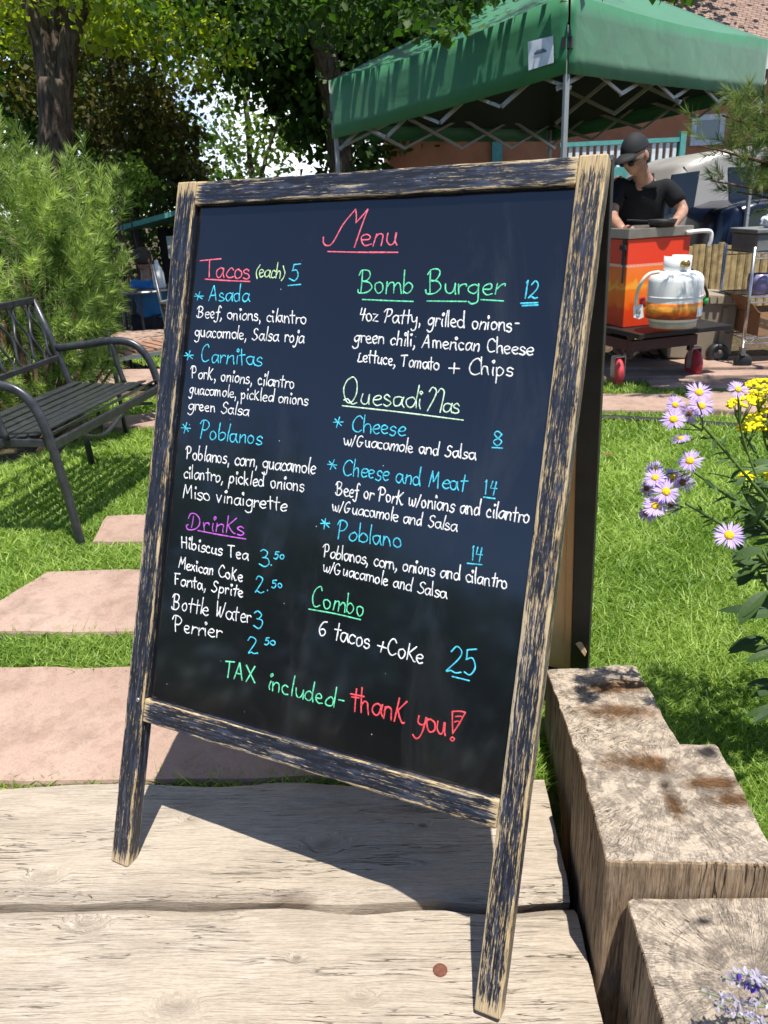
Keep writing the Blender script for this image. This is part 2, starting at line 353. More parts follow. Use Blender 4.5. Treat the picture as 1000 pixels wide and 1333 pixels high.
t = NT('soil'); v0 = t.coord()
n1 = t.noise(v0, 3.0, 6); n2 = t.noise(v0, 40, 5); n3 = t.noise(v0, 0.9, 4)
soil = t.ramp(n2, [(0.3, (0.035, 0.024, 0.016)), (0.5, (0.09, 0.062, 0.04)), (0.75, (0.20, 0.15, 0.105))])
turf = t.ramp(n2, [(0.3, (0.04, 0.06, 0.014)), (0.7, (0.10, 0.14, 0.03))])
tint = t.n('ShaderNodeAttribute', attribute_name='tint')
soil = t.mix(t.ramp(n1, [(0.45, 0.0), (0.62, 0.55)]), soil, (0.055, 0.06, 0.022))
t.col(t.mix(tint.outputs['Fac'], soil, turf)); t.set(Roughness=0.95); t.b.inputs['Specular IOR Level'].default_value = 0.1; t.bump(n2, 0.8, 0.02)
soil_m = t.m
tints = [1.0 if (y < lawn_y(x) + 0.1 and y > -2 and not sunk(x, y) and abs(x) < 6) else 0.0 for y in gy for x in gx]
ground = mesh_np('ground', vs, fs, soil_m, tint=tints, smooth=True); tag(ground, kind='structure')

# ------------------------------------------------------------------ sandstone slabs
def slabmat():
    t = NT('sandstone'); v = t.coord(); a = t.noise(v, 2.5, 5); b = t.noise(v, 18, 6, 0.65); c = t.noise(v, 220, 3)
    k = t.ramp(a, [(0.3, (0.32, 0.22, 0.17)), (0.55, (0.39, 0.275, 0.22)), (0.75, (0.44, 0.33, 0.265))])
    k = t.mix(t.ramp(t.noise(v, 6, 6, .7), [(0.50, 0.0), (0.66, 0.55)]), k, (0.20, 0.135, 0.10)); k = t.mix(t.ramp(b, [(0.45, 0.0), (0.75, 0.6)]), k, (0.27, 0.175, 0.13)); k = t.mix(0.35, k, t.ramp(c, [(0.3, 0.7), (0.7, 1.2)]), 'MULTIPLY')
    t.col(k); t.set(Roughness=0.9); t.b.inputs['Specular IOR Level'].default_value = 0.15
    st = t.ramp(b, [(0.40, 0.0), (0.44, 0.5), (0.56, 0.55), (0.60, 1.0)]); t.bump(t.math('ADD', st, t.math('MULTIPLY', c, 0.3)), 0.5, 0.006); return t.m
M_slab = slabmat()
SLABS = []
def slab(poly, label, top=-0.014, jit=0.012):
    pts = []
    for a, b in zip(poly, poly[1:] + poly[:1]):
        a = Vector(a); b = Vector(b); k = max(2, int((b - a).length / 0.05))
        for i in range(k):
            p = a.lerp(b, i / k); p = p + Vector((nz3((p.x, p.y, 3), 7), nz3((p.x, p.y, 9), 7), 0)) * jit; pts.append(p)
    SLABS.append([(p.x, p.y) for p in pts])
    c = sum(pts, Vector()) / len(pts); mb = MB(); n = len(pts)
    def ring(k, z): return [Vector((c.x + (p.x - c.x) * k, c.y + (p.y - c.y) * k, z + 0.003 * nz3((p.x, p.y, 1), 6))) for p in pts]
    lv = [ring(1.0, top - 0.05), ring(1.0, top - 0.008), ring(0.988, top)]
    vv = [q for r in lv for q in r] + [Vector((c.x, c.y, top))]
    ff = [(i * n + j, i * n + (j + 1) % n, (i + 1) * n + (j + 1) % n, (i + 1) * n + j) for i in range(2) for j in range(n)]
    ff += [(2 * n + j, 2 * n + (j + 1) % n, 3 * n) for j in range(n)]
    mb.add(vv, ff); o = mb.build('paving_slab', M_slab)
    return tag(o, label, 'paving slab', 'pink sandstone slabs set in the grass and path')
P = lambda *a: [G(x, y, -0.014) for x, y in a]
slab([ST(-1.6, .245), ST(.50, .245), ST(.46, .40)] + P((460, 880), (330, 862), (150, 868), (-20, 868), (-260, 880)), 'largest pink sandstone slab directly behind the rear timber step, partly under the menu board')
slab(P((-120, 806), (-60, 822), (60, 822), (215, 822), (225, 742), (130, 741), (60, 745), (0, 782)), 'wide pink sandstone slab beyond the largest one, a grass strip between them')
slab(P((140, 671), (230, 668), (232, 706), (120, 704)), 'small pink stepping slab in the lawn left of the menu board, near the bench foot')
slab(P((131, 545), (240, 532), (255, 552), (136, 557)), 'pink slab in front of the far end of the black bench seat')
slab(P((70, 514), (205, 503), (240, 480), (120, 481), (60, 496)), 'shade-flecked pink slab under the brown slatted chair')
slab(P((60, 462), (330, 445), (300, 425), (120, 432)), 'farthest pink slab on the left, behind the brown slatted chair')
slab(P((700, 513), (880, 512), (904, 523), (862, 534), (700, 533)), 'sunlit pale pink slab at the lawn edge in front of the orange cart')
slab(P((895, 509), (1010, 511), (1130, 528), (1060, 541), (930, 533), (915, 520)), 'pink slab on the right behind the asters and yarrow')
slab(P((840, 494), (1010, 491), (1080, 506), (900, 505), (850, 503)), 'shadow-striped pink slab just in front of the tan cool box')
slab(P((700, 484), (1090, 480), (1060, 487), (700, 492)), 'long pink slab under the orange cart wheels')
slab(P((690, 466), (1100, 462), (1100, 476), (690, 480)), 'pink slab under the tan cool box and wire rack')

# ------------------------------------------------------------------ timber steps and posts
def timber(name, s0, s1, t0, t1, z0, z1, m, label, rnd_=0.02, amp=0.006):
    """a big squared timber lying along the step direction, arrises worn"""
    c = ST((s0 + s1) / 2, (t0 + t1) / 2, 0); W_, H_ = t1 - t0, z1 - z0
    prof = []
    for (a, b) in ((t0, z0), (t0, z1), (t1, z1), (t1, z0)):
        prof.append((a, b))
    P2 = []
    for i in range(4):
        a = Vector(prof[i]); b = Vector(prof[(i + 1) % 4])
        k = 14 if i == 1 else 6
        d = (b - a).normalized()
        for j in range(k + 1): P2.append(a + d * rnd_ + (b - a - d * 2 * rnd_) * (j / k))
    k = len(P2); n = 70; vv = []; ff = []
    for i in range(n + 1):
        s = s0 + (s1 - s0) * i / n
        for q in P2:
            p = Vector((s - (s0 + s1) / 2, q.x - (t0 + t1) / 2, q.y))
            edge = 1.0 + 2.2 * (1 if abs(abs(p.y) - W_ / 2) < rnd_ * 1.2 else 0)
            nn = nz3((p.x * 1.7 + s0 * 9, q.x * 11, q.y * 11), 2.2); n2 = nz3((p.x * 5, q.x * 30, q.y * 30 + 4), 2.0)
            p.z += amp * nn * edge * 0.7 + 0.002 * n2; p.y += amp * nz3((p.x * 2.2, q.x * 5, q.y * 5 + 7), 2.6) * edge
            vv.append(p)
    for i in range(n):
        for j in range(k): ff.append((i * k + j, i * k + (j + 1) % k, (i + 1) * k + (j + 1) % k, (i + 1) * k + j))
    ff.append(tuple(range(k))); ff.append(tuple(n * k + j for j in range(k)))
    mb = MB(); mb.add(vv, ff); o = mb.build(name, m, None, smooth=False, loc=c, rot=(0, 0, TA))
    return tag(o, label, 'timber step', 'weathered timbers laid as steps')
def tread_mat(t0, t1, kn):
    q = ST((-2.4 + .865) / 2, (t0 + t1) / 2); out_ = []
    for px, py, r_, k_ in kn:
        p = G(px, py, 0) - q; out_.append((p.x * TX.x + p.y * TX.y, p.x * TY.x + p.y * TY.y, r_, k_))
    return weathered('silvered_timber', (0.22, 0.175, 0.13), (0.425, 0.36, 0.285), (0.57, 0.505, 0.425), 'x', 380, 0.53, warm=(0.41, 0.335, 0.25), knots=out_)
timber('timber_step', -2.4, 0.862, -0.086, 0.226, -0.24, 0.0, tread_mat(-0.086, 0.226, [(552, 1076, .016, .85), (425, 1098, .035, .35), (60, 1140, .03, .3), (250, 1068, .02, .2)]), 'rear weathered timber step touching the sandstone slab, carrying the left foot of the menu board')
timber('timber_step', -2.4, 0.868, -0.42, -0.098, -0.26, -0.012, tread_mat(-0.42, -0.098, [(225, 1305, .032, .3), (110, 1195, .03, .25), (385, 1240, .014, .45), (470, 1292, .02, .2)]), 'front weathered timber step with the rusty bolt head, carrying the right foot of the board')
mb = MB(); q = G(573, 1261, -0.008); mb.lathe([(0.0001, -0.0008), (0.006, -0.0003), (0.0105, -0.0006), (0.012, -0.003), (0.012, -0.008), (0.0001, -0.008)], (q.x, q.y, -0.0082), 20)
tag(mb.build('bolt_head', mat('rust', (0.16, 0.06, 0.035), 0.85, 0.2, 0.35, 120), smooth=True), 'round rusty bolt head sunk in the front timber step', 'bolt')

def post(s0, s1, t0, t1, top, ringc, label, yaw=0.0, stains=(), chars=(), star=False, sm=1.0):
    cx, cy = (s0 + s1) / 2, (t0 + t1) / 2; hw, hd = (s1 - s0) / 2, (t1 - t0) / 2
    pts = []; r = 0.009
    for sx, sy, a0 in ((1, 1, 0), (-1, 1, 90), (-1, -1, 180), (1, -1, 270)):
        for j in range(5):
            a = R(a0 + 90 * j / 4); pts.append(Vector((sx * (hw - r) + r * math.cos(a), sy * (hd - r) + r * math.sin(a))))
    P2 = []
    for a, b in zip(pts, pts[1:] + pts[:1]):
        k = max(1, int((b - a).length / 0.02))
        for j in range(k): P2.append(a.lerp(b, j / k))
    k = len(P2); vv = []; lv = [(-0.42, 1.0), (-0.3, 1.0), (-0.2, 1.0), (-0.1, 1.0), (-0.05, 0.998), (-0.010, 0.998), (-0.003, 0.992), (0.0, 0.978), (0.001, 0.9), (0.0, 0.7), (-0.002, 0.4), (-0.003, 0.12)]
    for dz, f in lv:
        for q in P2:
            wob = 0.0035 * nz3((q.x * 9 + s0 * 7, q.y * 9, dz * 1.5), 1.5) + 0.0035 * nz3((q.x * 40, q.y * 40 + t0 * 9, dz * 2), 1.2)
            d = q.normalized(); z = top + dz + (0.004 * nz3((q.x * 14, q.y * 14, s0 * 3), 1.0) if dz > -0.05 else 0)
            vv.append(Vector((q.x * f + d.x * wob, q.y * f + d.y * wob, z)))
    n = len(lv); ff = [(i * k + j, i * k + (j + 1) % k, (i + 1) * k + (j + 1) % k, (i + 1) * k + j) for i in range(n - 1) for j in range(k)]
    ff.append(tuple((n - 1) * k + j for j in range(k))); ff.append(tuple(range(k - 1, -1, -1)))
    mb = MB(); mb.add(vv, ff)
    q0 = ST(cx, cy)
    def loc2(px, py): p = G(px, py, top) - q0; a = TA + yaw; return (p.x * math.cos(a) + p.y * math.sin(a), -p.x * math.sin(a) + p.y * math.cos(a))
    m = endgrain('post_timber' + ('_star' if star else ''), *loc2(*ringc), (0.40, 0.325, 0.25), (0.50, 0.42, 0.33), [(*loc2(a, b), c, d) for a, b, c, d in stains], [(*loc2(a, b), c, d) for a, b, c, d in chars], sm)
    o = mb.build('timber_post', m, None, smooth=False, loc=ST(cx, cy), rot=(0, 0, TA + yaw))
    return tag(o, label, 'timber post', 'upright timber posts edging the steps')
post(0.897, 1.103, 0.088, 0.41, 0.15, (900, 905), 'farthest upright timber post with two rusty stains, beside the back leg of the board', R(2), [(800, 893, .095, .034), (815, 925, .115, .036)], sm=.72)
post(0.880, 1.135, -0.238, 0.040, 0.225, (866, 1022), 'middle and tallest upright timber post with a star-shaped crack in its sawn top', R(-1.5), [(840, 992, .105, .032), (930, 1020, .07, .024), (955, 1042, .06, .02), (878, 1048, .022, .045)], [(922, 980, .026, .020)], True)
post(0.905, 1.150, -0.56, -0.242, 0.165, (985, 1280), 'nearest and lowest upright timber post, bottom right, behind the lavender sprigs', R(-1), [], [(985, 1163, .016, .006), (918, 1200, .02, .012)])

# ------------------------------------------------------------------ the A-frame menu board
LEAN = 0.36212; BH = 1.2917; BW = 0.78; FWD = 0.0415
U = Vector((0, math.sin(LEAN), math.cos(LEAN))); N = Vector((0, -math.cos(LEAN), math.sin(LEAN)))
def onboard(px, py, off=0.0):                  # photo point -> (x, height along the board)
    v = Vector(ray(px, py)); c = Vector(CAM); k = (off - N.dot(c)) / N.dot(v); p = c + v * k
    return p.x, p.dot(U)
sign = thing('menu_board', 'tall A-frame chalkboard menu in a worn navy wooden frame, standing on the timber steps', 'menu board')
RX = (-LEAN, 0, 0)
PW = {k: painted_wood('scraped_paint_' + k, a, b, c) for k, a, b, c in (('right', 'z', 0.0, 0.55), ('left', 'z', -0.036, 0.25), ('rail', 'x', -0.05, 0.35), ('lower_rail', 'x', -0.044, 0.25))}
def board_box(name, x0, x1, z0, z1, y0, y1, m, parent=sign, bevel=0.003, wob=0.0012):
    cx, cz = (x0 + x1) / 2, (z0 + z1) / 2; mb = MB(); hx, hz = (x1 - x0) / 2, (z1 - z0) / 2
    n = 40; lng = hz > hx
    ring = []
    for i in range(n + 1):
        k = -1 + 2 * i / n; w_ = lambda s: wob * nz3((k * 3 + x0 * 5, s * 4, z0), 3.0)
        if lng: ring.append([(-hx + w_(1), y0, k * hz), (hx + w_(2), y0 + w_(5) * .5, k * hz), (hx + w_(2), y1, k * hz), (-hx + w_(1), y1, k * hz)])
        else: ring.append([(k * hx, y0, -hz + w_(3)), (k * hx, y0 + w_(6) * .5, hz + w_(4)), (k * hx, y1, hz + w_(4)), (k * hx, y1, -hz + w_(3))])
    vv = [p for r in ring for p in r]
    ff = [(i * 4 + j, i * 4 + (j + 1) % 4, (i + 1) * 4 + (j + 1) % 4, (i + 1) * 4 + j) for i in range(n) for j in range(4)] + [(0, 1, 2, 3), (n * 4, n * 4 + 1, n * 4 + 2, n * 4 + 3)]
    mb.add(vv, ff)
    ctr = Vector((cx, 0, 0)) + U * cz
    return mb.build(name, m, parent, bevel=bevel, loc=ctr, rot=RX)
board_box('stile', 0, FWD, 0.0, BH, 0, 0.030, PW['left'])
board_box('stile', BW - FWD, BW, 0.0, BH, 0, 0.030, PW['right'])
board_box('top_rail', FWD + .0005, BW - FWD - .0005, BH - 0.0425, BH - 0.001, 0.001, 0.030, PW['rail'])
lr = board_box('bottom_rail', FWD + .0005, BW - FWD - .0005, 0.2838, 0.328, 0.001, 0.030, PW['lower_rail'])
t = NT('chalkboard_black'); v = t.coord(); a = t.noise(v, 3.0, 4); b = t.noise(v, 9, 6, 0.7, 1.0)
c = t.ramp(a, [(0.3, (0.004, 0.0042, 0.006)), (0.7, (0.006, 0.0062, 0.0085))])
sv = t.coord('Object', (1, 1, 0.35)); smear = t.ramp(t.noise(sv, 6.5, 6, 0.7, 0.8), [(0.56, 0.0), (0.74, 1.0)]); c = t.mix(t.math('MULTIPLY', smear, 0.035), c, (0.35, 0.37, 0.4))
vv_ = t.n('ShaderNodeTexVoronoi', Scale=46.0); t.l(v, vv_.inputs['Vector']); dot = t.ramp(vv_.outputs['Distance'], [(0.03, 1.0), (0.055, 0.0)])
dot = t.math('MULTIPLY', dot, t.ramp(t.noise(v, 23, 2), [(0.60, 0.0), (0.64, 1.0)])); c = t.mix(t.math('MULTIPLY', dot, 0.7), c, (0.7, 0.72, 0.75))
t.col(c); t.l(t.math('ADD', t.math('MULTIPLY', smear, 0.12), t.math('MULTIPLY', b, 0.06)), t.b.inputs['Roughness'])
rgh = t.math('ADD', t.math('MULTIPLY', smear, 0.10), 0.17); t.l(rgh, t.b.inputs['Roughness']); t.b.inputs['Specular IOR Level'].default_value = 0.6; t.b.inputs['Coat Weight'].default_value = 1.0; t.b.inputs['Coat IOR'].default_value = 1.55; t.b.inputs['Coat Roughness'].default_value = 0.07
t.bump(t.noise(v, 5, 3), 0.02, 0.01)
M_chalkboard = t.m
panel = board_box('chalkboard', FWD - 0.006, BW - FWD + 0.006, 0.322, BH - 0.036, 0.0135, 0.0185, M_chalkboard, bevel=0, wob=0)
M_dark = mat('stained_black_wood', (0.018, 0.016, 0.016), 0.5, 0, 0.5, 18, 0.3); M_bare = mat('bare_brown_wood', (0.58, 0.34, 0.15), 0.6, 0, 0.15, 6, 0.1)
M_bare2 = mat('bare_pale_wood', (0.70, 0.46, 0.24), 0.6, 0, 0.12, 6, 0.1); M_steel = mat('zinc_steel', (0.45, 0.45, 0.46), 0.35, 0.9)
# rear frame, hinged at the top and racked a little to the left at its foot
bt = Vector((0, 0.487, 1.205)); bb = Vector((-0.066, 0.90, -0.035)); bu = (bt - bb).normalized()
def rear(name, xa, xb, za, zb, th, m, off=0.0, bevel=0.002):
    def pt(x, z):
        k = (z - bb.z) / (bt.z - bb.z); q = bb.lerp(bt, k); return Vector((q.x + x, q.y + off, z))
    mb = MB(); mb.prism([pt(xa, za), pt(xb, za), pt(xb, zb), pt(xa, zb)], (0, th, th * 0.33)); return mb.build(name, m, sign, bevel=bevel)
rear('rear_stile', 0, 0.041, -0.035, 1.2, 0.022, M_dark); rear('rear_stile', 0.739, 0.78, -0.035, 1.2, 0.022, M_dark)
rear('rear_panel', 0.041, 0.724, 0.06, 1.15, 0.006, M_bare2, 0.012); rear('rear_batten', 0.722, 0.7385, 0.06, 1.15, 0.016, M_bare, 0.004)
rear('rear_rail', 0.0415, 0.7385, 0.015, 0.058, 0.02, M_dark); rear('rear_rail', 0.0415, 0.7385, 1.151, 1.198, 0.02, M_dark)
for x in (0.10, 0.68):
    mb = MB(); mb.box((x, 0.472, 1.178), (0.05, 0.03, 0.004)); mb.tube([(x - .025, .472, 1.181), (x + .025, .472, 1.181)], 0.005); mb.build('hinge', M_steel, sign)
x, zz = onboard(180, 911); mb = MB(); mb.lathe([(0.0001, 0), (0.004, 0), (0.0045, 0.0012), (0.0025, 0.0022), (0.0001, 0.0024)], Vector((x, 0, 0)) + U * zz + N * 0.0003, 12, N)
mb.build('screw', M_steel, sign, smooth=True)
# ------------------------------------------------------------------ handwriting: single-stroke letters, x-height 1
GL = {}
for line in '''a .85|~.68,.85 .4,1 .1,.75 .08,.3 .3,.02 .55,.2 .68,.75|~.7,1 .69,.4 .85,.02
b .85|~.12,1.75 .1,.9 .12,.05|~.12,.65 .4,.98 .68,.7 .65,.25 .38,0 .12,.15
c .72|~.6,.82 .38,1 .1,.7 .1,.28 .36,0 .64,.14
d .9|~.66,.75 .4,.98 .1,.7 .1,.25 .34,0 .6,.2 .68,.7|~.7,1.8 .69,.8 .74,.03
e .75|~.1,.5 .5,.56 .62,.78 .4,1 .12,.78 .08,.35 .34,0 .66,.14
f .62|~.62,1.55 .42,1.72 .28,1.4 .28,.5 .26,-.35 .08,-.6 -.08,-.4|-.02,.92 .52,.98
g .85|~.66,.82 .4,1 .1,.72 .12,.32 .36,.12 .62,.4 .68,.95|~.69,1 .68,.1 .6,-.6 .3,-.85 .02,-.6
h .82|~.1,1.75 .11,.8 .1,0|~.11,.5 .32,.92 .58,.9 .64,.5 .66,0
i .38|~.16,.95 .15,.4 .2,0|~.17,1.36 .26,1.46 .17,1.56 .08,1.46 .17,1.36
j .45|~.26,.95 .27,.1 .18,-.6 -.05,-.75 -.18,-.5|~.27,1.36 .36,1.46 .27,1.56 .18,1.46 .27,1.36
k .8|~.12,1.75 .1,0|~.62,1.0 .3,.6 .13,.48|~.2,.56 .4,.25 .72,0
l .34|~.16,1.8 .14,.9 .18,0
m 1.15|~.1,.98 .1,0|~.1,.6 .28,.96 .48,.85 .52,0|~.52,.6 .72,.96 .94,.8 .98,0
n .8|~.1,.98 .1,0|~.1,.55 .32,.95 .56,.88 .62,.4 .66,0
o .8|~.4,1 .12,.8 .1,.3 .36,0 .64,.25 .64,.75 .4,1
p .85|~.12,1 .11,.2 .1,-.85|~.12,.7 .42,1 .68,.72 .62,.25 .36,.04 .12,.22
q .85|~.66,.85 .4,1 .1,.7 .1,.3 .36,.08 .62,.35 .68,.95|~.69,1 .68,.0 .7,-.85
r .62|~.1,.98 .1,0|~.1,.5 .26,.88 .5,.95 .58,.8
s .7|~.58,.85 .36,1.02 .12,.82 .2,.58 .5,.46 .6,.2 .36,-.02 .06,.1
t .66|~.3,1.6 .29,.7 .34,0|-.0,1.08 .62,1.16
u .82|~.1,.98 .1,.35 .3,.02 .56,.2 .64,.95|~.65,.95 .65,.35 .74,0
v .72|~.06,1 .3,.02|-.3,.02 .62,1
w 1.05|~.06,1 .16,.2 .3,.02 .46,.3 .5,.8|~.5,.7 .58,.1 .76,.02 .9,.5 .94,1
x .75|-.08,.98 .62,0|-.62,1 .06,0
y .8|~.08,1 .14,.5 .36,.36 .6,.55 .66,1|~.66,1 .62,0 .5,-.65 .22,-.85 .0,-.6
z .75|-.08,.95 .6,.97 .08,.03 .66,.03
A 1.1|-.05,0 .45,1.65|-.45,1.65 .82,0|-.2,.55 .72,.58
B 1.05|~.18,1.6 .16,.8 .14,0|~-.05,1.25 .2,1.62 .62,1.6 .74,1.25 .5,.9 .2,.85|~.2,.85 .68,.78 .82,.4 .5,.02 .05,.0 -.1,.25
C 1.05|~.85,1.35 .62,1.65 .25,1.35 .08,.7 .25,.12 .58,-.02 .9,.2
D 1.3|~.42,1.35 .40,.8 .38,.2|~-.05,1.15 .15,1.55 .55,1.62 .95,1.2 1.0,.6 .65,.1 .1,.0 -.1,.3 .02,.5
F .9|~.2,1.6 .18,.8 .16,0|-.0,1.58 .8,1.64|-.18,.85 .62,.9
G 1.15|~.8,1.4 .55,1.62 .2,1.3 .08,.6 .3,.03 .65,.05 .82,.5|-.5,.62 .95,.62
H 1.0|-.12,1.6 .1,0|-.72,1.6 .74,0|-.1,.8 .74,.85
K .95|-.14,1.65 .12,0|-.75,1.5 .14,.7|~.2,.75 .5,.3 .72,0 .88,.05
L .85|~.35,1.3 .2,1.2 .18,.6 .1,.05|~.1,.06 .4,-.02 .68,.12
M 1.25|-.08,0 .25,1.6|-.25,1.6 .52,.6|-.52,.6 .85,1.6|-.85,1.6 1.02,0
P 1.0|~.22,1.6 .2,.8 .18,0|~-.08,1.25 .12,1.62 .6,1.62 .8,1.25 .6,.82 .22,.75
Q 1.3|~.6,1.65 .2,1.4 .06,.75 .3,.1 .7,.05 1.0,.55 .95,1.3 .6,1.65 .3,1.45|~.1,.15 .4,.25 .8,-.05 1.15,.02
S .95|~.75,1.45 .5,1.66 .2,1.4 .3,1.0 .66,.75 .72,.3 .4,-.02 .04,.2
T 1.05|~.48,1.6 .46,.8 .48,0|-.0,1.56 .95,1.66
X .95|-.0,1.6 .85,0|-.8,1.6 .05,0
W 1.25|~.1,1.6 .2,.5 .32,.05 .5,.6 .56,1.1|~.56,1.1 .64,.4 .8,.05 1.0,.8 1.05,1.6
0 .85|~.4,1.0 .12,.8 .1,.3 .36,0 .66,.25 .66,.75 .4,1.0
1 .5|-.2,1.4 .3,1.6|-.3,1.6 .28,0
2 .95|~.12,1.3 .35,1.62 .68,1.4 .6,.9 .1,.02|~.1,.02 .3,.12 .55,-.02 .8,.06
3 .9|~.12,1.45 .42,1.62 .7,1.3 .5,.95 .3,.88|~.3,.88 .66,.75 .72,.3 .4,-.02 .05,.2
4 .85|-.18,1.55 .1,.75 .68,.78|-.55,1.55 .52,0
5 .95|-.3,1.55 .8,1.62|~.3,1.55 .24,.95|~.24,.95 .6,1.0 .72,.5 .45,.0 .08,.15
6 .95|~.7,1.5 .35,1.35 .1,.6 .25,.05 .6,.05 .72,.4 .5,.7 .16,.5
8 .9|~.66,1.3 .4,1.6 .14,1.3 .4,.85 .7,.45 .4,0 .1,.4 .4,.85 .66,1.3
, .4|~.18,.15 .2,-.1 .1,-.45
. .3|~.12,.06 .17,.02 .12,-.02 .1,.03
( .5|~.4,1.5 .12,.9 .14,.3 .4,-.2
) .5|~.05,1.5 .33,.9 .3,.3 .05,-.2
/ .6|-.0,-.15 .5,1.5
+ .95|-.42,1.2 .4,.0|-.02,.58 .82,.62
- .6|-.05,.55 .5,.58
* .9|-.5,1.25 .32,.0|-.1,1.0 .75,.25|-.0,.58 .85,.68'''.split('\n'):
    k, rest = line[0], line[2:].split('|'); st = []
    for s_ in rest[1:]:
        sm = s_[0] == '~'; st.append((sm, [tuple(float(q) for q in p.split(',')) for p in s_[1:].split(' ')]))
    GL[k] = (float(rest[0]), st)
INK = {}
for k, c in dict(white=(0.80, 0.82, 0.80), cyan=(0.07, 0.50, 0.66), green=(0.13, 0.62, 0.34), lime=(0.50, 0.78, 0.36), pale=(0.52, 0.80, 0.50), red=(0.82, 0.075, 0.09), pink=(0.85, 0.13, 0.19), purple=(0.46, 0.11, 0.55)).items():
    INK[k] = mat('chalk_' + k, c, 0.75, 0, 0.48, 260, 0.25, 0.2, 700, 0.0006)
cnt = [0]
def stroke(mb, pts, wd):
    """a flat chalk-marker stroke lying on the board; pts in board coordinates"""
    pts = [Vector((p[0], p[1])) for p in pts]; n = len(pts)
    if n < 2: return
    cnt[0] += 1; lift = 0.00012 + (cnt[0] % 7) * 0.00002
    path = []
    for i, p in enumerate(pts):
        path.append(Vector((p.x, 0, 0)) + U * p.y + N * (-0.0135 + lift))
    r = [wd * (0.95 + 0.38 * nz3((p.x * 110, p.y * 110, 0), 1.0)) for p in pts]
    d0 = (path[0] - path[1]).normalized(); d1 = (path[-1] - path[-2]).normalized()
    path = [path[0] + d0 * wd * 0.75, path[0] + d0 * wd * 0.4] + path + [path[-1] + d1 * wd * 0.4, path[-1] + d1 * wd * 0.75]
    r = [r[0] * 0.35, r[0] * 0.8] + r + [r[-1] * 0.8, r[-1] * 0.35]
    mb.tube(path, r, 8, True, 0.22, up=N)
def bpt(p): return Vector(onboard(p[0], p[1], -0.0135))
def write(text, p0, p1, xh, ink, wpx=2.6, label=None, cap=None, more=(), name='handwriting', jit=0.05):
    """a line of writing from the photo point p0 to p1 along its baseline; xh = x-height in photo pixels"""
    a, b = bpt(p0), bpt(p1); top = bpt((p0[0], p0[1] - xh)); h = (top - a).length * 0.9; L = (b - a).length; ex = (b - a) / L; ey = Vector((-ex.y * 0.3, 1)).normalized()
    nat = sum(GL[c][0] if c != ' ' else 0.62 for c in text); sx = L / nat; mb = MB(); x = 0.0; wd = wpx * 0.365 * 0.00138
    cs = (cap / xh / 1.62 / 0.9) if cap else 1.08
    for c in text:
        if c == ' ': x += 0.62; continue
        adv, st = GL[c]; up = c.isupper() or c.isdigit(); k = cs if up else 1.0
        jy = rnd.uniform(-jit, jit); jr = rnd.uniform(-0.09, 0.09); js = rnd.uniform(0.88, 1.08)
        for sm, pts in st:
            q = [(px_ + rnd.uniform(-.045, .045), py_ + rnd.uniform(-.045, .045)) for px_, py_ in pts]
            q = [(v.x, v.y) for v in cr([(m[0], m[1], 0) for m in q], 5)] if sm else [(q[0][0] + (q[1][0] - q[0][0]) * i / 3, q[0][1] + (q[1][1] - q[0][1]) * i / 3) for i in range(4)] if len(q) == 2 else q
            stroke(mb, [a + ex * ((x + u_ * js + v_ * jr) * sx) + ey * (((v_ * k if up or v_ < 1.25 else 1.25 + (v_ - 1.25) * 1.55) + jy) * h) for u_, v_ in q], wd)
        x += adv
    for ln in more: line_px(mb, ln, wpx)
    o = mb.build(name, INK[ink], panel_h, smooth=True)
    if label: o['label'] = label
    return o
def line_px(mb, pts, wpx, smooth=True):
    q = [bpt(p) for p in pts]; q = [Vector((v.x, v.y)) for v in cr([(m.x, m.y, 0) for m in q], 6)]
    stroke(mb, q, wpx * 0.375 * 0.00138)
# the writing hangs under the chalkboard (a rotated part), so its meshes get the panel's inverse transform
bpy.context.view_layer.update()
PINV = panel.matrix_world.inverted()
class _PH: pass
_build = MB.build
def build_on_panel(mb, name, m, smooth=True):
    vs_ = [PINV @ Vector(p) for p in mb.v]; m2 = MB(); m2.v = [tuple(p) for p in vs_]; m2.f = mb.f; m2.t = mb.t
    return _build(m2, name, m, panel, smooth=smooth, loc=(0, 0, 0))
panel_h = 'panel'
def _b(s, name, m, parent=None, **kw):
    if parent == 'panel': return build_on_panel(s, name, m, kw.get('smooth', True))
    return _build(s, name, m, parent, **kw)
MB.build = _b

mb = MB()
for ln in ([(421, 309), (421.5, 317), (427, 320), (434, 315), (447, 292), (463, 272.5)], [(463, 272.5), (464, 281), (463.5, 290)], [(463.5, 290), (471, 282), (479, 272.5)], [(479, 272.5), (470, 297), (461.5, 322)], [(427, 327.6), (470, 328.6), (518, 328.6)]): line_px(mb, ln, 2.6)
mb.build('handwriting', INK['pink'], 'panel')['label'] = 'large red capital of the heading with its underline'
write('enu', (469, 320), (519, 319), 17, 'pink', 2.5, 'red heading reading enu after the large capital')
write('Tacos', (265, 360.5), (327, 363.5), 13.5, 'pink', 2.6, 'red underlined heading Tacos', 22, more=([(260.5, 339.5), (288, 337)], [(267, 363.5), (296, 365.4), (325.5, 366.6)]))
write('(each)', (332, 360.5), (371, 364), 11, 'lime', 2.2, 'lime green note (each)')
write('5', (375, 364.5), (394, 365.3), 13.5, 'cyan', 2.4, 'blue underlined price 5 at top left', more=([(375, 371.8), (391.5, 370.4)],))
write('*', (253, 391), (265, 391.5), 9.5, 'cyan', 2); write('Asada', (271, 391.5), (326, 393), 11.5, 'cyan', 2.3, 'blue dish name Asada', 19)
write('Beef, onions, cilantro', (257, 413), (399, 422), 9, 'white', 2.3, None, 13.5)
write('guacamole, Salsa roja', (253, 438), (397, 446.5), 9, 'white', 2.3, None, 14)
